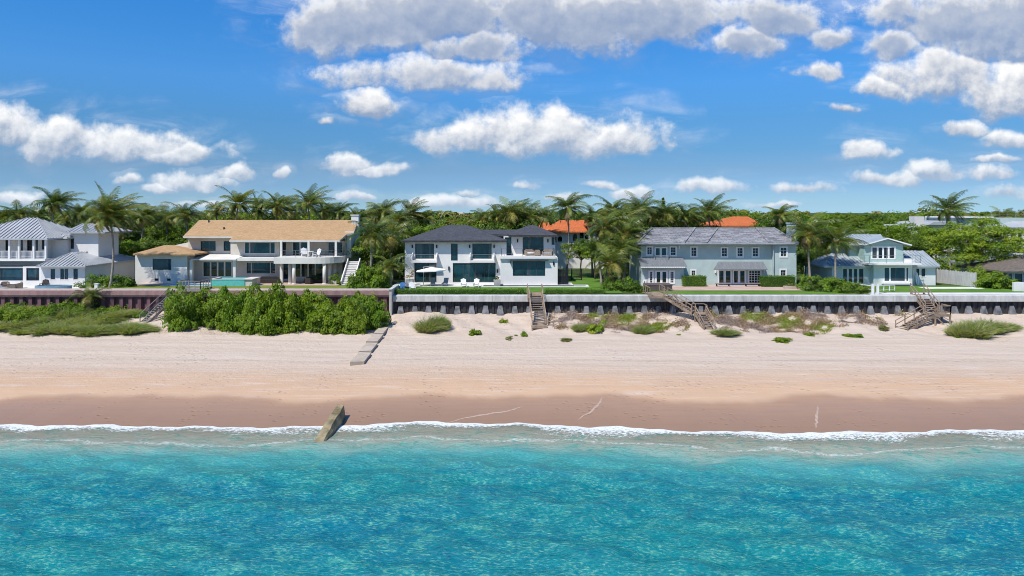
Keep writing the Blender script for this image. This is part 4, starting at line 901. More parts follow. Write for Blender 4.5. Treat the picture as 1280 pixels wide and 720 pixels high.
def at(p, r):
    d = 70.
    for _ in range(14): d = FP*(CH-float(sand_z(px(p, d), d)[0]))/(r-265)
    return px(p, d), d, float(sand_z(px(p, d), d)[0])

# ------------------------------------------------------------------ palms
palm(134, 271, 89.5, 8, 1.15, 'tall windswept coconut palm standing alone on the lawn beside the white house', lean=-.3)
palm(66, 257, 106, 9, 1.05, 'tall windblown palm rising behind the ridge of the white house', lean=1.2)
palm(20, 270, 112, 4, .8, 'palm at the far left whose crown shows left of the white metal roof', lean=.5)
palm(97, 268, 112, 0, .8, 'palm crown between the two metal roofs of the white house', lean=.4)
palm(178, 273, 109, 9, .98, 'palm with drooping fronds behind the gap between white and beige houses', lean=.4)
palm(229, 270, 110, 7, .95, 'dark palm directly left of the tan roof ridge', lean=-.3)
gB = 'palms behind the tan shingle roof'
for p, r_, v, s in ((296, 256, 0, 1.05), (346, 260, 9, 1.02), (384, 256, 6, 1.05)): palm(p, r_, 113, v, s, 'coconut palm rising above the tan shingle roof', gB, lean=.6)
palm(423, 266, 120, 5, .8, 'small palm crown next to the white chimney of the beige house')
palm(464, 296, 94.5, 3, 1.12, 'broad golden palm growing beside the outside stair of the beige house', lean=.3, tr=.2)
palm(479, 266, 114, 5, .95, 'slim palm crown above the dense trees left of the charcoal roof', lean=.3)
palm(512, 268, 116, 2, .85, 'slim palm beyond the left end of the charcoal roof', lean=-.4)
palm(487, 298, 101, 1, 1.0, 'dark shaggy palm squeezed between the beige and the white modern house', lean=-.4)
palm(487, 335, 90.5, 7, .72, 'short stocky palm beside the return wall of the white modern house', nuts=False)
palm(637, 268, 113, 1, .98, 'palm above the link roof of the white modern house', lean=.4)
palm(662, 273, 114, 4, .9, 'palm peeking over the right charcoal hip roof', lean=-.3)
palm(710, 261, 105, 5, 1.05, 'tall slender palm standing in front of the orange roofed house', lean=.3, tr=.14)
palm(766, 264, 112, 0, .85, 'highest palm of the cluster between white and pale blue houses', lean=.4)
palm(755, 287, 99, 3, 1.0, 'brownish palm in the middle of the cluster right of the orange roof', lean=-.3)
palm(784, 293, 98, 7, 1.08, 'palm with long fronds touching the left end of the grey tile roof', lean=.6)
palm(763, 331, 91.5, 1, .92, 'low bright palm in front of the cluster beside the white modern house', nuts=False, lean=.2)
gD = 'palms behind the grey tile roof'
for p, r_, v, s in ((801, 263, 4, .98), (831, 269, 1, .85), (857, 272, 9, .85), (888, 267, 6, 1.0)): palm(p, r_, 113, v, s, 'coconut palm rising above the left half of the grey tile roof', gD, lean=.3)
palm(975, 270, 116, 5, .85, 'lone palm above the right end of the grey tile roof', lean=.2)
palm(1011, 294, 95, 3, 1.15, 'big golden palm beside the chimney end of the pale blue house', lean=-.2, tr=.18)
palm(1046, 303, 92.5, 4, 1.02, 'palm with one long drooping frond in front of the mint green house', lean=.2)
palm(1187, 264, 113, 6, 1.05, 'palm standing above the bright tree near the square white chimney', lean=-.3)
palm(1255, 272, 126, 1, .7, 'small palm in front of the blue grey house at far right', lean=.2)
for p, r_, d, v, s in ((3, 274, 118, 9, .8), (44, 272, 118, 3, .85), (82, 275, 116, 7, .8), (118, 272, 120, 1, .85), (152, 276, 112, 5, .85), (205, 276, 115, 4, .85)):
    palm(p, r_, d, v, s, 'one of the lower palms filling the skyline at far left', 'lower palms behind the white house', lean=rs0.uniform(-.5, .6))
for p, r_, d, v, s in ((268, 264, 119, 7, .8), (322, 263, 120, 8, .85), (362, 266, 121, 1, .8), (404, 265, 121, 9, .8)):
    palm(p, r_, d, v, s, 'smaller palm standing further back over the tan roof', 'further palms over the tan roof', lean=rs0.uniform(-.5, .6))
for p, r_, d, v, s in ((446, 276, 112, 9, .9), (466, 273, 118, 1, .9), (497, 277, 108, 7, .9), (530, 276, 118, 5, .8), (604, 274, 119, 3, .8), (622, 272, 118, 9, .85), (650, 268, 120, 6, .85), (678, 272, 120, 1, .8)):
    palm(p, r_, d, v, s, 'palm packed in the greenery behind the charcoal roofs', 'palms packed behind the charcoal roofs', lean=rs0.uniform(-.5, .6))
for p, r_, d, v, s in ((742, 274, 108, 9, .85), (775, 279, 104, 6, .95), (790, 274, 110, 1, .9), (748, 312, 97, 4, .8), (777, 313, 95, 9, .85), (816, 272, 118, 3, .8), (843, 274, 117, 9, .8), (872, 274, 118, 4, .8)):
    palm(p, r_, d, v, s, 'palm in the thick cluster left of and behind the pale blue house', 'palms clustered about the pale blue house', lean=rs0.uniform(-.5, .6))
x, d, z = at(113, 393)
palm(111, 372, 83., 1, .55, 'small yellow green palm sprouting in front of the purple sea wall', nuts=False, base=2.9, tr=.2)

# ------------------------------------------------------------------ trees
T_dark = make_tree('broadleaf_tree', 11, 9.2, 4.4, 3.4, 46, 120, .36, ['leaf_dark', 'leaf_mid', 'leaf_bright'], '-', trunk_r=.24, wts=[.45, .43, .12])
T_mid = make_tree('broadleaf_tree', 12, 8.8, 4.2, 3.0, 44, 120, .36, ['leaf_mid', 'leaf_dark', 'leaf_bright'], '-', wts=[.6, .25, .15])
T_brt = make_tree('broadleaf_tree', 13, 8.4, 4.6, 2.9, 48, 120, .36, ['leaf_grape', 'leaf_mid'], '-')
T_olv = make_tree('broadleaf_tree', 14, 8.6, 4.0, 3.2, 36, 105, .36, ['leaf_mid', 'leaf_olive'], '-')
T_fig = make_tree('broadleaf_tree', 15, 9.6, 5.2, 3.6, 60, 125, .36, ['leaf_dark', 'leaf_mid', 'leaf_grape'], '-', wts=[.35, .4, .25])
TR = [T_dark, T_mid, T_brt, T_olv, T_fig]; TH = [9.2, 8.8, 8.4, 8.6, 9.6]
rt = random.Random(21)
def tree(p, top, d, k, label, group=None, s=None, wide=1.):
    h = pz(top, d)-G; sz = h/TH[k]; sx = s or sz*wide
    return put(TR[k], px(p, d), d, G, rz=rt.uniform(0, 6.28), s=sx, sz=sz, label=label, group=group)
def belt(p0, p1, step, d, top, label, group, kinds=(0, 1, 3, 4), jt=4, wide=1.):
    p = p0
    while p <= p1: tree(p+rt.uniform(-.3, .3)*step, top+rt.uniform(-jt, jt), d+rt.uniform(-3, 3), rt.choice(kinds), label, group, wide=wide); p += step
belt(-40, 30, 30, 118, 275, 'leafy tree behind the left end of the white house', 'trees at the far left')
belt(108, 232, 30, 117, 284, 'dark leafy tree in the gap between white and beige houses', 'trees between the white and beige houses')
belt(150, 232, 24, 108, 297, 'low rounded tree in front of the gap between white and beige houses', 'low trees between the white and beige houses', (2, 0, 1), 3)
belt(240, 440, 30, 124, 271.5, 'tree whose top shows above the tan shingle roof', 'treetops above the tan roof', (0, 1, 3), 4)
belt(452, 560, 25, 116, 280, 'dense tree behind the left charcoal roof', 'trees behind the left charcoal roof', (0, 1, 4, 2), 4)
belt(460, 510, 24, 104, 296, 'dark tree in the shady gap left of the white modern house', 'trees in the gap left of the modern house', (0, 4), 4)
belt(575, 672, 26, 117, 279, 'dense tree behind the right charcoal roof', 'trees behind the right charcoal roof', (0, 1, 4), 3)
tree(725, 297, 106, 4, 'round dark tree directly under the orange roofed house', wide=.8); tree(744, 303, 104, 2, 'bright green tree right of the white modern house', wide=.8)
tree(772, 284, 108, 0, 'dark tree deep inside the palm cluster'); tree(790, 290, 106, 3, 'olive tree touching the left hip of the grey tile roof')
belt(802, 892, 26, 119, 278, 'tree filling the background above the grey tile roof', 'trees behind the grey tile roof', (1, 3, 0), 3)
belt(962, 1002, 22, 119, 273.5, 'rounded tree above the right end of the grey tile roof', 'trees behind the pale blue house chimney', (2, 4, 1), 3)
belt(1004, 1150, 25, 117, 279, 'dense bright tree behind the mint green house', 'trees behind the mint green house', (2, 4, 1, 2), 4)
belt(945, 1145, 34, 138, 265, 'broad treetop of the high wood right of the second orange roof', 'high treetops right of the second orange roof', (2, 4, 1), 3.2, 1.25)
belt(1000, 1078, 22, 104, 306, 'leafy tree between the pale blue and the mint green house', 'trees between the blue and mint houses', (0, 4, 1), 6, .8)
tree(1148, 293, 104, 0, 'dark tree against the right gable of the mint green house'); tree(1163, 288, 108, 1, 'dark tree left of the big bright tree')
belt(-20, 560, 58, 150, 268, 'distant treetop in the wood at left of centre', 'distant treetops left of centre', (0, 1, 3), 4.5, 1.3)
belt(590, 900, 45, 152, 268, 'distant treetop in the wood at right of centre', 'distant treetops right of centre', (0, 1, 3), 4.5, 1.3)
big = make_tree('feathery_tree', 31, 9.3, 6.3, 4.3, 130, 210, .26, ['leaf_lime', 'leaf_bright', 'leaf_mid'], 'big feathery lime green tree behind the pale wooden fence', trunk_r=.3, lower=-.55, cr=(.13, .24), fill=.1, wts=[.45, .4, .15])
place(big, px(1216, 101), 101, G, first=True)
tree(1262, 300, 104, 3, 'olive tree half hidden behind the big feathery tree', wide=.8)
# far wood that reads as one mass
rng = np.random.default_rng(77); VV, FF, MM, kk = [], [], [], 0
for i in range(230):
    d = rng.uniform(160, 520); p = rng.uniform(-130, 1410); top = pz(rng.uniform(263.5, 269.5), d); s = rng.uniform(5, 9)
    P_, F_, m_, _ = crown_arrays(rng, s, s, 3.6, 26, 16, d/170, 3, cr=(.25, .45))
    P_ += np.array([px(p, d), d, top-3.4]); VV.append(P_); FF.append(F_+kk); MM.append(m_); kk += len(P_)
tag(link('woodland', arr_mesh('woodland', np.concatenate(VV), np.concatenate(FF), ['leaf_dark', 'leaf_mid', 'leaf_olive'], np.concatenate(MM))), kind='stuff')
# undergrowth filling the floor of the wood
VV, FF, MM, kk = [], [], [], 0
for i in range(170):
    d = rng.uniform(109, 150); p = rng.uniform(-60, 1340); s = rng.uniform(2.2, 4)
    if 110 < d < 142 and (660 < p < 770 or 890 < p < 960): continue
    P_, F_, m_, _ = crown_arrays(rng, s, s, rng.uniform(2.2, 4.2), 20, 26, .5, 3, lower=-.02, cr=(.25, .45))
    P_ += np.array([px(p, d), d, G]); VV.append(P_); FF.append(F_+kk); MM.append(m_); kk += len(P_)
tag(link('undergrowth', arr_mesh('undergrowth', np.concatenate(VV), np.concatenate(FF), ['leaf_dark', 'leaf_mid', 'leaf_grape'], np.concatenate(MM))), kind='stuff')

# ------------------------------------------------------------------ shrubs and hedges
S_gr = [make_shrub('sea_grape_shrub', 40+i, 2.6, 2.0, 1.75, 62, 110, .20, ['leaf_grape', 'leaf_bright', 'leaf_mid'], '-', cr=(.15, .30), wts=[.45, .43, .12]) for i in range(3)]
S_dk = [make_shrub('rounded_shrub', 50+i, 2.2, 1.9, 1.7, 42, 85, .22, ['leaf_mid', 'leaf_grape', 'leaf_dark'], '-', cr=(.2, .32), wts=[.45, .35, .2]) for i in range(2)]
S_sm = [make_shrub('dune_shrub', 60+i, .62, .55, .42, 20, 55, .13, [('leaf_bright', 'leaf_grape'), ('leaf_grape', 'leaf_lime'), ('leaf_sage', 'leaf_olive')][i], '-', cr=(.25, .42)) for i in range(3)]
gs = 'sea grape shrubs massed below the beige house'
rs = random.Random(5)
for p, r_, top, sx, lb in ((231, 404, 364, 1.0, 'sea grape shrub growing against the grey beach steps'), (252, 403, 369, 1., None), (276, 401, 374, .95, None), (298, 402, 373, 1., None), (322, 402, 369, 1., None),
              (344, 401, 361, 1.1, None), (366, 402, 366, 1., None), (388, 405, 365, 1.1, None), (410, 408, 371, 1.1, None), (430, 409, 374, 1.05, None), (452, 398, 360, .95, None), (468, 401, 371, .75, None), (280, 398, 362, 1., None), (312, 397, 364, 1., None), (447, 408, 372, 1., 'sea grape shrub ending the green mass beside the concrete groyne'),
              (236, 409, 385, .8, None), (268, 407, 388, .75, None), (312, 407, 386, .8, None), (352, 408, 384, .8, None), (290, 411, 390, .7, None), (330, 412, 391, .75, None), (376, 413, 391, .8, None), (398, 414, 388, .85, None), (424, 418, 392, .85, None), (444, 418, 390, .8, None), (456, 412, 380, .8, None)):
    x, d, z = at(p, r_); d0 = d+1.2; z = float(sand_z(x, d0)[0])
    h = pz(top, d0)-z
    put(rs.choice(S_gr), px(p, d0), d0, z-.15, rz=rs.uniform(0, 6.2), s=sx, sz=(h+.15)/1.85*rs.uniform(1.0, 1.25), label=lb or 'glossy green sea grape shrub in the mass covering the purple sea wall', group=gs)
put(S_gr[0], px(460, 88.4), 88.4, G-.2, s=1.0, sz=2.2, label='tall rounded shrub on the corner beside the outside stair')
put(S_dk[1], px(451, 86.9), 86.9, G-.6, s=.85, sz=1.1, rz=1., label='lower rounded shrub spilling over the wall corner of the beige house')
put(S_dk[1], px(476, 89.), 89., G-.2, s=.7, sz=1.15, rz=2., label='small shrub behind the return wall left of the charcoal roofed house')
for p, d, s, sz, lb in ((119, 90.2, 1.0, 1.35, 'clipped shrub with pink tinge left of the lawn palm by the white house'), (152, 91.2, 1.0, 1.3, 'dark shrub right of the lawn palm by the white house')):
    put(S_dk[0], px(p, d), d, G-.2, s=s, sz=sz, rz=p, label=lb)
for p, d, s, sz, lb in ((779, 89.4, 1.0, 1.15, 'large round shrub at the left corner of the pale blue house'), (794, 87.6, .8, .85, 'lower shrub in front of the round one beside the pale blue house'), (762, 90.6, .6, .9, 'small shrub under the low bright palm')):
    put(S_dk[1], px(p, d), d, G-.2, s=s, sz=sz, rz=p, label=lb)
for p, d, s, sz, lb in ((1024, 89, 1.15, 1.35, 'big rounded shrub left of the mint green house'), (1050, 87.6, 1.05, 1.3, 'glossy rounded shrub under the palm by the mint green house'), (1074, 86.4, .85, .95, 'low shrub touching the white vinyl railing')):
    put(S_dk[0], px(p, d), d, G-.2, s=s, sz=sz, rz=p, label=lb)
put(S_gr[1], px(1243, 92), 92, G-.2, s=1.15, sz=1.35, label='variegated round shrub in front of the pale wooden fence')
put(S_gr[2], px(1226, 95), 95, G-.2, s=.9, sz=1.5, label='dark shrub beneath the big feathery tree')
put(S_dk[0], px(371, 97.4)+2.5, 98.4, G-.1, s=.42, sz=.8, label='small potted looking shrub beside the curved balcony columns')
put(S_dk[1], px(424, 96.6), 96.6, G-.1, s=.55, sz=.85, label='garden shrub under the right end of the curved balcony')
def hedge(p0, p1, d0, d1, top, label, mats=('hedge_leaf', 'leaf_bright'), seed=1, base=G, n=None):
    x0, x1, z1 = px(p0, d0), px(p1, d0), pz(top, d0); rng = np.random.default_rng(seed)
    root = empty('clipped_hedge', ((x0+x1)/2, (d0+d1)/2, base), label, 'hedge'); o = root.location; w, dp, h = x1-x0, d1-d0, z1-base
    n = n or int((w*dp+2*w*h+2*dp*h)*95)
    fa = rng.choice(5, n, p=np.array([w*dp, w*h, w*h, dp*h, dp*h])/(w*dp+2*w*h+2*dp*h)); a, b = rng.random(n), rng.random(n)
    Pp = np.select([(fa == q)[:, None] for q in range(5)], [np.stack([a*w, b*dp, 0*a+h], 1), np.stack([a*w, 0*a, b*h], 1), np.stack([a*w, 0*a+dp, b*h], 1), np.stack([0*a, a*dp, b*h], 1), np.stack([0*a+w, a*dp, b*h], 1)])
    Nn = np.array([[0, 0, 1], [0, -1, 0], [0, 1, 0], [-1, 0, 0], [1, 0, 0.]])[fa]
    Pp = Pp+np.array([x0, d0, base])-np.array(o)+rng.normal(size=(n, 3))*.045+Nn*(.05*np.sin(Pp[:, :1]*2.3+seed)+.03*np.sin(Pp[:, :1]*6))
    P_, F_ = leaf_quads(rng, Pp, Nn+rng.normal(size=(n, 3))*.6, .13); link('foliage', arr_mesh('foliage', P_, F_, mats, (rng.random(n) < .3).astype(int)), root)
    MB(o).box(x0+.1, x1-.1, d0+.1, d1-.1, base-.02, z1-.1).build('dark_core', 'leaf_dark', root); return root  # solid dark green core added behind the leaves, no modelled twigs
hedge(486, 656.5, 84.45, 85.6, 362.3, 'long low clipped hedge on the sea wall left of the wooden beach stairs', seed=1)
hedge(682, 757, 84.45, 85.6, 362.3, 'short low clipped hedge on the sea wall right of the straight beach stairs', seed=2)
hedge(854.5, 883.5, 93., 94.2, 345.3, 'square clipped hedge under the small window of the pale blue house', seed=3)
hedge(952.5, 995, 92.6, 93.8, 345.5, 'wide clipped hedge at the right corner of the pale blue house', seed=4)

# dune plants on the sand: one round shrub each, grass clumps, then loose dry cover
def grass_mesh(seed, r, h, n, wind=.25, mats=('grass_blade', 'leaf_sage', 'dry_stem')):
    rng = np.random.default_rng(seed); th = rng.uniform(0, 6.283, n); q = np.sqrt(rng.random(n))*r*(1+.25*np.sin(3*th+seed)+.18*np.sin(5*th+2*seed))
    B = np.stack([q*np.cos(th), q*np.sin(th)*.8, 0*q-.05], 1); hh = h*rng.uniform(.35, 1.25, n)*(1.1-.35*(q/r)**2)
    D_ = np.stack([np.cos(th)*q/r*.7+rng.normal(size=n)*.3+wind, np.sin(th)*q/r*.7+rng.normal(size=n)*.3, np.ones(n)], 1); D_ = unit(D_)
    S_ = unit(np.cross(D_, rng.normal(size=(n, 3))))*.016; Mp = B+D_*hh[:, None]*.6; Tp = Mp+unit(D_+np.stack([D_[:, 0]*1.1+wind*.5, D_[:, 1]*1.1, -.35+0*q], 1))*hh[:, None]*.5
    P_ = np.stack([B-S_*1.3, B+S_*1.3, Mp+S_, Mp-S_, Mp-S_, Mp+S_, Tp+S_*.3, Tp-S_*.3], 1).reshape(-1, 3); F_ = np.arange(n*8).reshape(-1, 4)
    return arr_mesh('grass_clump', P_, F_, mats, np.repeat(rng.choice(len(mats), n, p=[.55, .3, .15]), 2))
GM = [grass_mesh(70+i, .85, 1.05, 2200) for i in range(3)]
def grass(p, r_, s, sz, label, group=None, v=0):
    x, d, z = at(p, r_); o = link('grass_clump', GM[v], None, (x, d, z)); o.scale = (s, s*.8, sz); o.rotation_euler.z = .4*v; return tag(o, label, 'grass', group)
grass(536, 411, 1.45, 1.25, 'tall arching grass clump below the left end of the black sea wall', v=0); grass(548, 408, 1.0, 1.5, 'thinner grass clump with dry stems beside the tall arching one', v=1)
gg = 'beach grass on the dune below the purple sea wall'
for p, r_, s, sz, v in ((12, 399, 1.6, .8, 0), (35, 402, 1.5, .7, 1), (62, 401, 1.7, .8, 2), (84, 405, 1.5, .8, 0), (104, 404, 1.6, .9, 1), (124, 406, 1.5, .7, 2), (145, 402, 1.6, .8, 0), (162, 403, 1.4, .8, 1), (50, 397, 1.5, .9, 2), (134, 396, 1.5, 1., 1), (96, 394, 1.5, 1., 0)):
    grass(p, r_, s, sz, 'low beach grass growing on the dune below the purple sea wall', gg, v)
for i in range(26):
    p = -8+i*7.0+rs.uniform(-3, 3); grass(p, rs.uniform(391, 408), rs.uniform(1.2, 1.9), rs.uniform(.6, 1.05), 'low beach grass growing on the dune below the purple sea wall', gg, i % 3)
for i in range(13):
    p = -2+i*13.4+rs.uniform(-4, 4); x, d, z = at(p, rs.uniform(388, 399)); put(S_gr[i % 3], x, d+.7, z-.2, s=rs.uniform(.75, 1.1), sz=rs.uniform(.8, 1.3), rz=p, label='rounded green dune shrub in the low thicket along the purple sea wall', group='dune shrubs along the purple sea wall')
for p, r_, s, v, lb in ((8, 393, 1.0, 0, 'bright shrub at the left edge below the purple sea wall'), (72, 394, 1.0, 1, 'spreading green shrub left of the small palm on the dune'), (98, 396, .6, 2, 'low green shrub right beneath the small palm'), (140, 394, .5, 0, 'low shrub between the small palm and the grey beach steps'), (172, 394, .5, 1, 'low shrub touching the grey beach steps on their left')):
    x, d, z = at(p, r_); put(S_gr[v], x, d+.6, z-.15, s=s, sz=s*.95, rz=p, label=lb)
grass(1220, 417, 2.1, 1.45, 'widest grass mound on the sand near the right hand stairs', v=2); grass(1236, 414, 1.6, 1.3, 'grass clump behind the widest mound at right', v=0); grass(1203, 414, 1.5, 1.3, 'grass clump nearest the right hand stairs', v=1)
grass(803, 413, 1.1, .9, 'sage green grass clump below the angled deck stairs', v=1); grass(906, 418, 1.2, .6, 'flat sage clump at the foot of the angled stairs', v=0); grass(725, 413, 1., .7, 'sage grass tuft left of the bright dune shrub', v=2)
grass(1255, 402, 1.6, .7, 'yellowish grass along the wall at the right edge', v=1)
for p, r_, s, sz, v, lb in ((594, 418, 1.15, 1.5, 0, 'round bright shrub alone on the pale sand left of the straight stairs'), (630, 395, .85, 1.1, 1, 'small bright shrub close to the wall left of the straight stairs'), (655, 420, .8, 1.2, 0, 'small round shrub at the foot of the straight stairs'),
        (636, 424, .8, .8, 2, 'flat shrub beside the small round one near the straight stairs'), (645, 405, .35, .5, 1, 'tiny tuft just left of the straight stairs'), (745, 413, 1.9, 2.1, 1, 'wide yellow green dune shrub right of the straight stairs'), (708, 425, 1.3, .6, 2, 'flat olive patch in front of the wide dune shrub'),
        (822, 409, 1.1, 1.3, 0, 'dark green shrub under the angled deck stairs'), (848, 414, .5, .4, 1, 'small flat plant right of the sage clump'), (978, 426, 1.9, .9, 0, 'long bright green mound alone on the sand at right'), (1010, 415, .9, .9, 1, 'small shrub right behind the long bright mound'),
        (1060, 419, 1.1, .8, 1, 'sprawling green plant left of the folded stairs'), (1073, 414, .9, .9, 0, 'upright green plant left of the folded stairs'), (1104, 412, 1.1, 1.3, 2, 'olive shrub close to the folded stairs'), (1196, 422, .5, .7, 0, 'tiny bright shrub right of the folded stairs'), (755, 405, 1.4, 1.6, 0, 'bright shrub tucked behind the wide yellow green one')):
    x, d, z = at(p, r_); put(S_sm[v], x, d, z-.06, s=s, sz=sz, rz=p, label=lb)
# dry vines and stems matted over the dune foot at right
rng = np.random.default_rng(9); n = 110000
X_ = rng.uniform(2.5, 48, n); Y_ = rng.uniform(75.8, 82.9, n)
dens = .5+.5*np.sin(X_*.55+np.sin(Y_*.9)*1.4)*np.sin(Y_*1.1+X_*.23+1)+.45*np.sin(X_*1.9+Y_*1.3)*np.sin(Y_*2.3-X_*.8)
band = np.interp(Y_, [75.8, 77.2, 78.5, 82, 82.9], [-.9, -.35, .1, .25, 0])+np.interp(X_, [2, 5, 10, 18, 23, 34, 38, 48], [-.5, .0, .1, .2, .3, .3, -.3, -.1])
for xs_, ys_, r1, r2 in ((px(669, 80), 79.5, 1.6, 4), (px(850, 81), 81.5, 2.6, 2), (px(878, 79), 78.5, 1.6, 3), (px(1145, 79.5), 79.2, 3.6, 2.6)): band -= 1.2*np.exp(-((X_-xs_)/r1)**4-((Y_-ys_)/r2)**4)
ok = dens+band+rng.normal(size=n)*.2 > .46; X_, Y_, dens = X_[ok], Y_[ok], dens[ok]; n = len(X_)
Zs = sand_z(X_, Y_)[0]; Pp = np.stack([X_, Y_, Zs+np.abs(rng.normal(size=n))*.13*(1.2+np.sin(X_*1.1+Y_)+.7*np.sin(X_*2.7-Y_*1.9))], 1)
P_, F_ = leaf_quads(rng, Pp, np.array([0, -.3, 1.])+rng.normal(size=(n, 3))*.8, .15, .55)
zone = np.sin(X_*.37+Y_*.5)+.6*np.sin(X_*1.3-Y_*.9)+rng.normal(size=n)*.5
tag(link('dune_vines', arr_mesh('dune_vines', P_, F_, ['grey_stem', 'dry_stem', 'leaf_olive', 'leaf_bright'], np.select([zone < -.6, zone < .5, zone < 1.0], [0, 1, 2], 3))), kind='stuff')
n = 2600; X_ = np.where(rng.random(n) < .6, rng.uniform(-42, -16, n), rng.uniform(-14, 4, n)); Y_ = np.where(X_ < -15, rng.normal(76.6, .7, n), rng.normal(80, 1.4, n))
Pp = np.stack([X_, Y_, sand_z(X_, Y_)[0]+.01], 1); P_, F_ = leaf_quads(rng, Pp, np.array([0, 0, 1.])+rng.normal(size=(n, 3))*.5, .13, .4)
tag(link('dry_seaweed', arr_mesh('dry_seaweed', P_, F_, ['grey_stem', 'dry_stem'], rng.integers(0, 2, n))), kind='stuff')

# a slim pine standing over the wood
pr = empty('pine_tree', (px(829, 150), 150, G), 'slim pointed pine rising above the palms behind the grey tile roof', 'tree')
rng = np.random.default_rng(90); hP = pz(246, 150)-G; cs, nsx = [], []
for k in range(46):
    f = k/46; rr_ = 1.75*(1-f)**.8+.12; nb = 7
    for j in range(nb):
        a_ = 6.283*j/nb+k*.7
        for q_ in np.linspace(.15, 1, 7): cs.append((math.cos(a_)*rr_*q_, math.sin(a_)*rr_*q_, 1.5+(hP-1.5)*f-.18*q_**2)); nsx.append((0, 0, 1.))
P_, F_ = leaf_quads(rng, np.array(cs)+rng.normal(size=(len(cs), 3))*.07, np.array(nsx)+rng.normal(size=(len(cs), 3))*.4, .38, .5)
link('crown', arr_mesh('crown', P_, F_, ['leaf_dark', 'leaf_mid'], (rng.random(len(F_)) < .3).astype(int)), pr)
MB().tube([(0, 0, -.2), (0, 0, hP*.5), (0, 0, hP*.97)], [.2, .13, .03], 7).build('trunk', 'bark', pr, True)
# ------------------------------------------------------------------ beach stairs
def flight(root, a, b, w, steps, mat='old_wood', rail=True, rh=.95, name='flight'):
    """straight flight from a (top) to b (bottom), treads between two stringers, handrails on posts"""
    a, b = Vector(a), Vector(b); h = Vector((b.x-a.x, b.y-a.y, 0)); u = h.normalized(); s = Vector((-u.y, u.x, 0)); m_ = MB(root.location)
    for sg in (-1, 1): m_.bar(a+s*sg*w/2-Vector((0, 0, .12)), b+s*sg*w/2-Vector((0, 0, .12)), .06, .28)
    for i in range(steps):
        c = a.lerp(b, (i+.5)/steps)+Vector((0, 0, .04)); m_.bar(c-s*(w/2-.03), c+s*(w/2-.03), h.length/steps*.82, .045)
    m_.build(name, mat, root)
    if rail:
        r_ = MB(root.location); n = max(2, round((b-a).length/1.5))
        for sg in (-1, 1):
            o_ = s*sg*(w/2+.06); U = Vector((0, 0, 1)); r_.bar(a+o_+U*rh, b+o_+U*rh, .09, .06); r_.bar(a+o_+U*rh*.5, b+o_+U*rh*.5, .05, .09)
            for i in range(n+1): c = a.lerp(b, i/n)+o_; r_.bar(c-U*.35, c+U*(rh+.02), .09, .09)
        r_.build('handrail', mat, root)
def deck(root, x0, x1, y0, y1, z, mat='old_wood', legs=True, name='landing'):
    m_ = MB(root.location); n = max(2, int((x1-x0)/.16))
    for i in range(n): m_.box(x0+(x1-x0)*i/n+.006, x0+(x1-x0)*(i+1)/n-.006, y0, y1, z-.045, z)
    m_.box(x0, x1, y0, y0+.05, z-.25, z-.047).box(x0, x1, y1-.05, y1, z-.25, z-.047); m_.build(name, mat, root)
    if legs:
        for x in (x0+.08, x1-.08):
            for y in (y0+.1, y1-.1):
                g_ = float(sand_z(x, y)[0]); MB(root.location).box(x-.07, x+.07, y-.07, y+.07, g_-.3, z-.047).build('leg', mat, root)
S1 = empty('beach_stairs', (px(669, 82), 82, 3), 'straight weathered wooden stairs running from the hedge gap down to the sand', 'stairs')
x = px(669, 83.2); xb = x+.25
deck(S1, x-.95, x+.95, 83.0, 85.6, G+.14, legs=False)
flight(S1, (x, 83.0, G+.12), (xb+.05, 78.9, 2.45), 1.5, 13)
deck(S1, xb-.85, xb+.95, 77.9, 78.95, 2.36)
r_ = MB(S1.location)
for sx in (-.9, .9): r_.bar((x+sx, 85.5, G+1.2), (x+sx, 83.0, G+1.12), .09, .06)
for sx in (-.9, .9):
    for y in (83.05, 84.3, 85.5): r_.box(x+sx-.055, x+sx+.055, y-.055, y+.055, G-.5 if y < 83.1 else G, G+1.2)
r_.build('post', 'old_wood', S1)
r2 = MB(S1.location)
r2.bar((xb+.95, 78.8, 3.35), (xb+2.35, 77.9, 2.75), .08, .06).bar((xb+.95, 78.8, 2.9), (xb+2.35, 77.9, 2.35), .06, .08)
for f in (0, .5, 1): c = Vector((xb+.95, 78.8, 3.35)).lerp(Vector((xb+2.35, 77.9, 2.75)), f); r2.bar(c-Vector((0, 0, 1.35)), c, .08, .08)
r2.build('side_rail', 'old_wood', S1)

S2 = empty('beach_stairs', (px(845, 82), 82, 3), 'angled wooden stairs going sideways along the black wall then turning to the sea', 'stairs')
xa = px(820, 83); deck(S2, px(810, 83), px(832, 83), 82.0, 86.3, G+.08, legs=False)
xt = px(867, 80.5)
flight(S2, (px(832, 82.6), 82.5, G+.06), (xt, 80.6, 3.55), 1.25, 12)
deck(S2, xt-.1, xt+1.45, 79.8, 81.3, 3.5)
flight(S2, (xt+.62, 79.8, 3.48), (xt+.95, 77.3, 1.98), 1.2, 9)
railing(MB(S2.location), [(px(810, 83)+.05, 86.2, G+.08), (px(810, 83)+.05, 82.05, G+.08)], 1., 1.4, 1, .08).build('deck_rail', 'old_wood', S2)
railing(MB(S2.location), [(px(832, 83)-.05, 86.2, G+.08), (px(832, 83)-.05, 83.3, G+.08)], 1., 1.4, 1, .08).build('deck_rail', 'old_wood', S2)
railing(MB(S2.location), [(xt, 81.25, 3.5), (xt+1.4, 81.25, 3.5), (xt+1.4, 79.85, 3.5)], .98, 1.4, 1, .08).build('landing_rail', 'old_wood', S2)

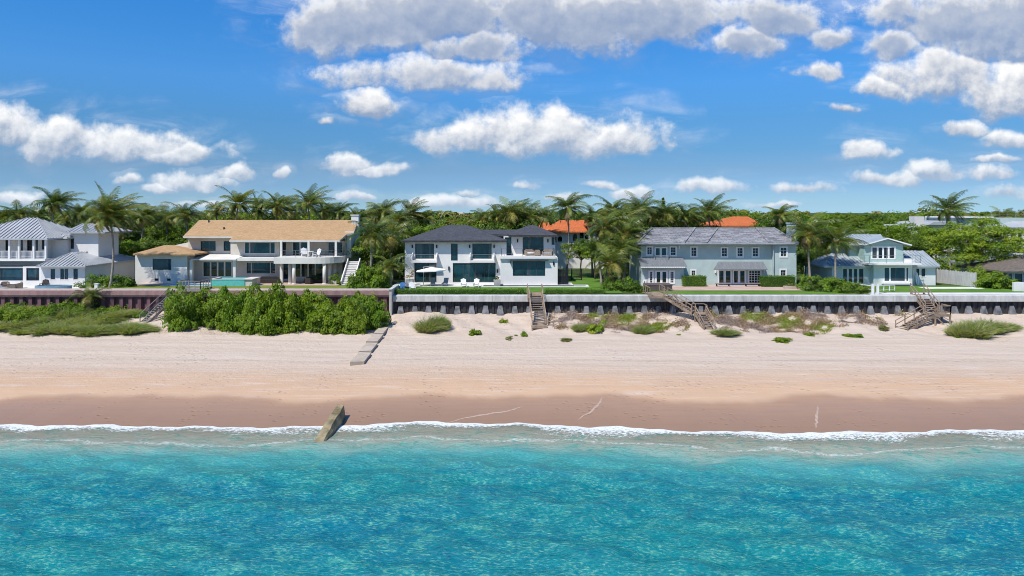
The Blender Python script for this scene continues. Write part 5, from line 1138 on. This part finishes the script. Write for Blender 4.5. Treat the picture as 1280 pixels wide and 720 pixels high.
S3 = empty('beach_stairs', (px(1155, 81), 81, 3), 'folded wooden stairs with a halfway landing near the right edge', 'stairs')
xt = px(1146, 84.5)
flight(S3, (xt, 84.4, G+.35), (px(1166, 80.9), 81.0, 3.62), 1.45, 9, rh=1.05)
deck(S3, px(1161, 80.4), px(1181, 80.4), 79.2, 80.95, 3.5)
railing(MB(S3.location), [(px(1180.4, 80.4), 80.9, 3.5), (px(1180.4, 80.4), 79.25, 3.5), (px(1164, 80.4), 79.25, 3.5)], 1., 1.6, 1, .09).build('landing_rail', 'old_wood', S3)
flight(S3, (px(1161, 80.2), 80.1, 3.48), (px(1124, 78.4), 77.9, 1.98), 1.35, 10)
MB(S3.location).bar((px(1181, 80.4)-.1, 79.3, 1.7), (px(1162, 80.4), 79.3, 3.3), .06, .14).build('brace', 'old_wood', S3)

S4 = empty('beach_stairs', (px(205, 84), 84, 4), 'grey beach steps half buried in sea grapes below the beige house', 'stairs')
deck(S4, px(226, 84.2), px(256, 84.2), 83.2, 86.3, 5.95, 'grey_wood', legs=False)
railing(MB(S4.location), [(px(226, 84.2), 86.2, 5.95), (px(226, 84.2), 83.3, 5.95), (px(255, 84.2), 83.3, 5.95), (px(255, 84.2), 86.2, 5.95)], 1., .75, 1, .08).build('landing_rail', 'grey_wood', S4)
flight(S4, (px(216, 83.4), 83.0, 5.0), (px(178, 80.0), 80.2, 2.35), 1.35, 13, 'grey_wood', rh=1.0)

# ------------------------------------------------------------------ fences, gates, low walls
f = empty('vinyl_railing', (px(1090, 84.6), 84.6, G), 'white vinyl railing sloping beside the lawn of the mint green house', 'fence')
railing(MB(f.location), [(px(1074, 86.2), 88.3, G+.1), (px(1092, 84.7), 84.6, G+.05)], .95, 1.6, 2, .09).build('railing_panel', 'white_paint', f)
MB(f.location).box(px(1090.5, 84.5)-.12, px(1090.5, 84.5)+.12, 84.35, 84.6, G-.02, G+1.25).build('post', 'white_paint', f)
MB(f.location).box(px(1097, 84.5)-.12, px(1097, 84.5)+.12, 84.35, 84.6, G-.02, G+1.2).build('post', 'white_paint', f)
railing(MB(f.location), [(px(1097, 84.6)+.1, 84.7, G+.35), (px(1127, 86), 87.6, G+.12)], .7, 1.6, 1, .10).build('railing_panel', 'white_paint', f)
f = empty('wooden_fence', (px(1192, 96), 96, G), 'pale weathered picket fence right of the mint green house', 'fence')
m_ = MB(f.location); a, b_ = Vector((px(1169, 99), 98.6, G)), Vector((px(1217, 93), 92.6, G)); n = 54
for i in range(n):
    c = a.lerp(b_, i/n); e = a.lerp(b_, (i+.84)/n); h = 1.95+.05*math.sin(i*1.7)
    m_.prism([(c.x, c.y), (e.x, e.y), (e.x+.02, e.y+.03), (c.x+.02, c.y+.03)], 'z', G, G+h)
m_.build('picket_panel', 'fence_wood', f)
m_ = MB(f.location)
for z in (.4, 1.5): m_.bar(a+Vector((.06, .08, z)), b_+Vector((.06, .08, z)), .04, .1)
m_.build('rail', 'fence_wood', f)
for i in range(5): c = a.lerp(b_, i/4); MB(f.location).box(c.x+.08, c.x+.2, c.y+.1, c.y+.22, G, G+2.0).build('post', 'fence_wood', f)
f = empty('slat_screen', (px(703, 96), 96, G), 'black slatted privacy screen at the right side of the white modern house', 'fence')
m_ = MB(f.location)
for i in range(18): m_.box(px(697.6, 95.5), px(710.5, 95.5), 95.4, 95.44, G+.08+i*.115, G+.08+i*.115+.095)
m_.build('slat_panel', 'black_metal', f)
for p in (698.2, 704, 710): MB(f.location).box(px(p, 95.5)-.05, px(p, 95.5)+.05, 95.45, 95.54, G, G+2.25).build('post', 'black_metal', f)
f = empty('garden_gate', (px(720, 103), 103, G), 'thin black metal garden gate on the lawn right of the slatted screen', 'gate')
m_ = MB(f.location); xa, xb = px(714.5, 102), px(727, 102)
for i in range(13): x = xa+(xb-xa)*i/12; m_.box(x-.02, x+.02, 102-.02, 102+.02, G+.1, G+1.6)
m_.box(xa, xb, 101.96, 102.04, G+.1, G+.16).box(xa, xb, 101.96, 102.04, G+1.5, G+1.56); m_.build('gate_panel', 'black_metal', f)
for x in (xa, xb): MB(f.location).box(x-.07, x+.07, 101.9, 102.1, G, G+1.75).build('post', 'black_metal', f)
t_ = empty('hot_tub', (px(824, 88.6), 88.6, G), 'brown slatted hot tub with folded cover on the pink terrace by the deck stairs', 'hot tub')
m_ = MB(t_.location); xa, xb = px(808.5, 88.2), px(840, 88.2)
for i in range(16): x = xa+(xb-xa)*i/16; m_.box(x+.01, x+(xb-xa)/16-.01, 88.0, 88.06, G, G+.72)
m_.box(xa+.02, xb-.02, 88.065, 90.3, G, G+.70); m_.build('cabinet', 'brown_wall', t_)
MB(t_.location).box(xa-.05, xb+.05, 87.95, 90.4, G+.725, G+.83).build('cover', 'brown_wall', t_)
q = empty('meter_box', (px(806, 93.8), 93.9, G), 'white utility box with dark dial on the corner of the pale blue house', 'utility box')
MB(q.location).box(px(803.6, 93.8), px(808, 93.8), 93.75, 93.99, pz(355.5, 93.8), pz(350, 93.8)).build('case', 'white_paint', q); MB(q.location).cyl(px(806, 93.7), 93.85, pz(353.6, 93.7), pz(351.6, 93.7), .12, 10).build('dial', 'black_metal', q)

# ------------------------------------------------------------------ pools and tubs
def pool(p0, p1, y0, y1, z, label, water, cope='white_paving', w=.35):
    x0, x1 = px(p0, y0), px(p1, y0); r_ = empty('swimming_pool', ((x0+x1)/2, (y0+y1)/2, z), label, 'pool'); o = r_.location
    MB(o).box(x0-w, x1+w, y0-w, y0, z-.2, z+.05).box(x0-w, x1+w, y1, y1+w, z-.2, z+.05).box(x0-w, x0, y0, y1, z-.2, z+.05).box(x1, x1+w, y0, y1, z-.2, z+.05).build('coping', cope, r_)
    MB(o).add([(x0, y0, z-.01), (x1, y0, z-.01), (x1, y1, z-.01), (x0, y1, z-.01)], [(0, 1, 2, 3)]).build('water', water, r_)
pool(604, 733, 92.9, 95.0 if False else 94.3, G+.07, 'narrow dark lap pool along the terrace of the white modern house', 'dark_pool_water')
pool(205, 262, 93.6, 96.4, G+.07, 'pale blue swimming pool on the terrace of the beige house', 'pool_water'); 
sp_ = empty('raised_spa', (px(294, 94), 94, G), 'raised turquoise tiled spa at the edge of the beige house terrace', 'spa'); o = sp_.location
xa, xb = px(263.5, 93), px(306, 93)
MB(o).box(xa, xb, 92.9, 93.1, G, pz(349.4, 93)).box(xa, xa+.2, 93.1, 96, G, pz(349.4, 93)).box(xb-.2, xb, 93.1, 96, G, pz(349.4, 93)).box(xa+.2, xb-.2, 95.8, 96, G, pz(349.4, 93)).build('basin', 'turquoise_tile', sp_)
MB(o).box(xa-.06, xb+1.1, 92.84, 93.14, pz(349.4, 93)+.002, pz(348.7, 93)).box(xa-.06, xa+.26, 93.14, 96.06, pz(349.4, 93)+.002, pz(348.7, 93)).box(xb-.26, xb+1.1, 93.14, 96.06, pz(349.4, 93)+.002, pz(348.7, 93)).build('coping', 'paving', sp_)
MB(o).box(xb+.003, xb+1.0, 93., 96, G, pz(349.4, 93)).build('steps', 'paving', sp_)
MB(o).add([(xa+.2, 93.1, pz(350.3, 93)), (xb-.2, 93.1, pz(350.3, 93)), (xb-.2, 95.8, pz(350.3, 93)), (xa+.2, 95.8, pz(350.3, 93))], [(0, 1, 2, 3)]).build('water', 'pool_water', sp_)
ht = empty('hot_tub', (px(63, 89.5), 89.5, G), 'blue sunken edge hot tub on the white terrace of the metal roofed house', 'hot tub'); o = ht.location
cx, cy = px(63, 89.), 89.6; el = [(cx+2.35*math.cos(a), cy+1.2*math.sin(a)) for a in [2*math.pi*i/28 for i in range(28)]]; ei = [(cx+2.12*math.cos(a), cy+1.0*math.sin(a)) for a in [2*math.pi*i/28 for i in range(28)]]
m_ = MB(o); n = 28; V = [(x, y, G) for x, y in el]+[(x, y, G+.55) for x, y in el]+[(x, y, G+.55) for x, y in ei]+[(x, y, G+.3) for x, y in ei]
m_.add(V, [(i+k*n, (i+1) % n+k*n, (i+1) % n+(k+1)*n, i+(k+1)*n) for k in range(3) for i in range(n)]); m_.build('rim', 'tub_shell', ht, False)
MB(o).add([(x, y, G+.42) for x, y in ei], [tuple(range(n))]).build('water', 'dark_pool_water', ht)

# ------------------------------------------------------------------ furniture
def adirondack(loc, label, rz=0., mat='white_paint', group=None, s=1.):
    r_ = empty('garden_chair', loc, label, 'chair', group, rz, s)
    m_ = MB()
    for i in range(5): m_.bar((-.28+.14*i, -.30, .38), (-.28+.14*i, .25, .27), .125, .03)
    m_.build('seat', mat, r_)
    m_ = MB()
    for i in range(5): m_.bar((-.28+.14*i, .22, .25), (-.30+.15*i, .55, 1.0+.06*(2-abs(i-2))), .13, .03, up=(0, 1, 0))
    m_.bar((-.33, .40, .62), (.33, .40, .62), .03, .08); m_.build('backrest', mat, r_)
    for sg in (-1, 1): MB().box(sg*.38-.07, sg*.38+.07, -.36, .45, .555, .59).build('armrest', mat, r_)
    for sg in (-1, 1):
        MB().box(sg*.36-.04, sg*.36+.04, -.33, -.22, 0, .555).build('leg', mat, r_); MB().bar((sg*.33, -.2, .36), (sg*.33, .5, .03), .04, .11).build('leg', mat, r_)
    return r_
def lounger(loc, label, rz, frame, cush, group=None, s=1.):
    r_ = empty('sun_lounger', loc, label, 'sun lounger', group, rz, s)
    MB().box(-.33, .33, -1.0, .35, .28, .34).build('frame', frame, r_)
    MB().box(-.31, .31, -.98, .28, .342, .43).build('cushion', cush, r_)
    MB().bar((0, .28, .36), (0, .92, .95), .62, .09).build('backrest', cush, r_)
    for x, y in ((-.29, -.9), (.29, -.9), (-.29, .28), (.29, .28)): MB().box(x-.03, x+.03, y-.03, y+.03, 0, .28).build('leg', frame, r_)
    return r_
def sofa(loc, label, w, rz, frame, cush, cat='sofa', s=1.):
    r_ = empty('outdoor_sofa', loc, label, cat, None, rz, s); a = w/2
    MB().box(-a, a, -.45, .45, .05, .30).build('base', frame, r_)
    MB().box(-a+.1, a-.1, -.44, .28, .302, .46).build('seat_cushion', cush, r_)
    MB().prism([(-a, .31), (a, .31), (a, .72), (a*.6, .86), (-a*.6, .86), (-a, .72)], 'y', .29, .45).build('backrest', frame, r_)
    MB().prism([(-.45, .302), (.28, .302), (.28, .66), (-.45, .56)], 'x', -a, -a+.098).build('armrest', frame, r_)
    MB().prism([(-.45, .302), (.28, .302), (.28, .66), (-.45, .56)], 'x', a-.098, a).build('armrest', frame, r_)
    for x in (-a+.06, a-.06):
        for y in (-.4, .4): MB().box(x-.03, x+.03, y-.03, y+.03, 0, .05).build('leg', frame, r_)
    return r_
Y = 93.0
adirondack((px(580, Y), 92.4, G+.06), 'left one of two white garden chairs on the lawn edge of the modern house', .15); adirondack((px(595.5, Y), 92.4, G+.06), 'right one of two white garden chairs on the lawn edge of the modern house', -.1)
adirondack((px(501, 88), 88.2, G+.01), 'blue garden chair on the lawn beside the return wall', -.3, 'blue_plastic'); adirondack((px(515.5, 88.3), 88.4, G+.01), 'white garden chair next to the blue one', .4)
zt = pz(321.8, 95.6)
adirondack((px(380, 96.6), 96.8, zt), 'upright white garden chair on the curved balcony', .5, s=1.15); adirondack((px(395, 96.4), 96.6, zt), 'white garden chair nearer the corner of the curved balcony', -.6, s=1.05)
t_ = empty('balcony_table', (px(388, 97.6), 97.7, zt), 'small pale table between the chairs on the curved balcony', 'table')
MB((0, 0, 0)).cyl(0, 0, .66, .70, .5, 18).build('table_top', 'white_paint', t_); MB().cyl(0, 0, .05, .659, .04, 8).build('leg', 'steel', t_); MB().cyl(0, 0, 0, .05, .28, 14).build('base', 'steel', t_)
lounger((px(540.5, 93.6), 94.2, G+.06), 'left grey sun lounger on the terrace under the white umbrella', .1, 'steel', 'grey_fabric'); lounger((px(556, 93.6), 94.2, G+.06), 'right grey sun lounger on the terrace next to the wide glass doors', -.1, 'steel', 'grey_fabric')
zb = pz(320.2, 94.8)
sofa((px(662.5, 96.2), 96.4, zb), 'wicker sofa left of centre on the flat balcony of the modern house', 1.35, .35, 'wicker', 'canvas'); sofa((px(672, 95.6), 95.6, zb), 'small wicker seat with its back to the sea on the flat balcony', .8, 3.0, 'wicker', 'wicker', 'armchair'); sofa((px(684.5, 96.2), 96.3, zb), 'wicker sofa at the right end of the flat balcony', 1.45, -.3, 'wicker', 'grey_fabric')
sofa((px(334, 97), 97.5, G+.05), 'long dark daybed under the ground floor windows of the beige house', 3.2, 0, 'dark_wicker', 'dark_wicker', 'daybed', 1.05)
sofa((px(391, 97.5), 98.0, G+.05), 'dark sofa in the shade beneath the curved balcony', 2.5, 0, 'dark_wicker', 'dark_wicker')
sofa((px(386, 96.3), 96.5, G+.05), 'dark armchair in front of the sofa beneath the curved balcony', .9, 2.9, 'dark_wicker', 'dark_wicker', 'armchair')
for k, (p, y, rz) in enumerate(((6, 91.2, .5), (14, 90.2, 2.2), (23, 91.0, -.8))):
    sofa((px(p, y), y, G+.03), ('brown patio armchair closest to the left edge on the white terrace', 'brown patio armchair turned to the house on the white terrace', 'brown patio armchair nearest the blue hot tub')[k], .95, rz, 'wicker', 'brown_wall', 'armchair')
lounger((px(2, 88), 88.0, G+.03), 'pale sun lounger at the front of the white terrace', 1.2, 'steel', 'grey_fabric')
adirondack((px(51, 91), 91.6, G+.03), 'dark garden chair behind the blue hot tub', .2, 'dark_wicker')
# cantilever umbrella
u_ = empty('parasol', (px(529.5, 93.6), 93.6, G+.06), 'white cantilever parasol tilted over the terrace of the modern house', 'parasol')
MB().box(-.45, .45, -.45, .45, 0, .09).build('base', 'steel', u_); MB().bar((0, 0, .09), (0, 0, 2.65), .1, .1).build('pole', 'steel', u_); MB().bar((0, 0, 2.62), (1.5, 0, 2.72), .06, .08).build('arm', 'steel', u_)
m_ = MB(); cx = 1.05; n = 8; rim = [(cx+2.15*math.cos(math.pi/8+2*math.pi*i/n), 1.5*math.sin(math.pi/8+2*math.pi*i/n), 2.18+.10*math.cos(math.pi/8+2*math.pi*i/n)) for i in range(n)]
m_.add(rim+[(cx, 0, 2.60)]+[(x, y, z-.14) for x, y, z in rim], [(i, (i+1) % n, n) for i in range(n)]+[(n+1+i, n+1+(i+1) % n, (i+1) % n, i) for i in range(n)]); m_.build('canopy', 'canvas', u_)
m_ = MB()
for x, y, z in rim: m_.bar((cx, 0, 2.56), (x, y, z-.03), .03, .03)
m_.build('ribs', 'steel', u_)
# planters
def planter(loc, label, w, h, plant, mat='concrete', r_=.5, hh=1., seed=1):
    q = empty('planter', loc, label, 'planter'); m_ = MB(); a, b = w/2, w/2*.85
    m_.add([(-b, -.3, 0), (b, -.3, 0), (b, .3, 0), (-b, .3, 0), (-a, -.36, h), (a, -.36, h), (a, .36, h), (-a, .36, h), (-a+.06, -.3, h), (a-.06, -.3, h), (a-.06, .3, h), (-a+.06, .3, h), (-a+.06, -.3, h-.08), (a-.06, -.3, h-.08), (a-.06, .3, h-.08), (-a+.06, .3, h-.08)],
           [(3, 2, 1, 0), (0, 1, 5, 4), (1, 2, 6, 5), (2, 3, 7, 6), (3, 0, 4, 7), (4, 5, 9, 8), (5, 6, 10, 9), (6, 7, 11, 10), (7, 4, 8, 11), (8, 9, 13, 12), (9, 10, 14, 13), (10, 11, 15, 14), (11, 8, 12, 15), (12, 13, 14, 15)]); m_.build('pot', mat, q)
    me, c = crown_mesh('plant', seed, r_, r_, hh, 14, 30, .14, plant, h+hh*.2, lower=-.1, fill=.05); link('plant', me, q); return q
planter((px(512.5, 94.5), 94.6, G+.06), 'grey trough planter with bare branches at the left corner of the modern house', 1.05, .85, ['leaf_olive', 'dry_stem'], r_=.8, hh=1.3, seed=81)
planter((px(621.5, 94), 94.1, G+.06), 'grey trough planter against the wall right of the wide glass doors', 1.0, .8, ['leaf_mid', 'leaf_olive'], r_=.35, hh=.45, seed=82)
planter((px(418, 96.2), 96.2, G+.05), 'pale pot with a leafy plant by the columns of the beige house', .8, .5, ['leaf_mid', 'leaf_bright'], 'paving', r_=.7, hh=1.0, seed=83)
# benches along the blue house
for p0, p1, lb in ((894.5, 912.5, 'low wooden bench under the left part of the metal canopy'), (931, 950, 'low wooden bench under the right part of the metal canopy')):
    Yb = 93.4; xa, xb = px(p0, Yb), px(p1, Yb); q = empty('bench', ((xa+xb)/2, Yb, G+.03), lb, 'bench'); o = q.location
    m_ = MB(o)
    for i in range(3): m_.box(xa, xb, Yb-.25+i*.17, Yb-.10+i*.17, G+.40, G+.45)
    m_.build('seat', 'wicker', q)
    for x in (xa+.15, xb-.15): MB(o).box(x-.04, x+.04, Yb-.22, Yb+.2, G+.03, G+.398).build('leg', 'dark_wicker', q)
q = empty('tiled_planter', (px(988, 90.6), 90.6, G), 'low stone planter at the right end of the pink terrace', 'planter')
MB(q.location).box(px(981, 90.4), px(997, 90.4), 90.2, 91., G, G+.38).build('wall', 'old_concrete', q); me, c = crown_mesh('plant', 84, .7, .35, .35, 14, 30, .12, ['leaf_sage', 'leaf_olive'], .42, lower=-.05); link('plant', me, q)
q = empty('paddle_board', (px(1147, 94.9), 94.9, G), 'white surfboard leaning by the small window of the mint house', 'surfboard')
m_ = MB(); pr = [(0, 0), (.16, .15), (.24, .6), (.23, 1.2), (.14, 1.65), (0, 1.85), (-.14, 1.65), (-.23, 1.2), (-.24, .6), (-.16, .15)]
m_.prism(pr, 'y', -.04, .04); bd = m_.build('board', 'white_paint', q); bd.rotation_euler.x = R(-8); MB().box(-.012, .012, -.055, -.042, .12, 1.7).build('stringer', 'wicker', q).rotation_euler.x = R(-8)
q = empty('white_bollard', (px(120.5, 87.4), 87.4, G), 'short white garden pillar on the lawn left of the lone palm', 'pillar')
MB(q.location).box(px(119, 87.4), px(123, 87.4), 87.2, 87.6, G, G+.95).build('shaft', 'white_render', q); MB(q.location).box(px(118.5, 87.4), px(123.5, 87.4), 87.15, 87.65, G+.952, G+1.05).build('cap', 'white_paint', q)
lg = MB((px(113, 82), 82, 3)); x, d, z = at(118, 393)
for i in range(4): lg.tube([(px(100+i*5, d), d+.3*i-.4, z+.1), (px(106+i*6, d), d+.2*i-.2, z+.55+.1*(i % 2)), (px(116+i*6, d), d+.1*i, z+.3)], [.05, .09, .04], 6)
tag(lg.build('driftwood', 'grey_wood'), 'bleached driftwood roots at the foot of the small palm', 'driftwood')
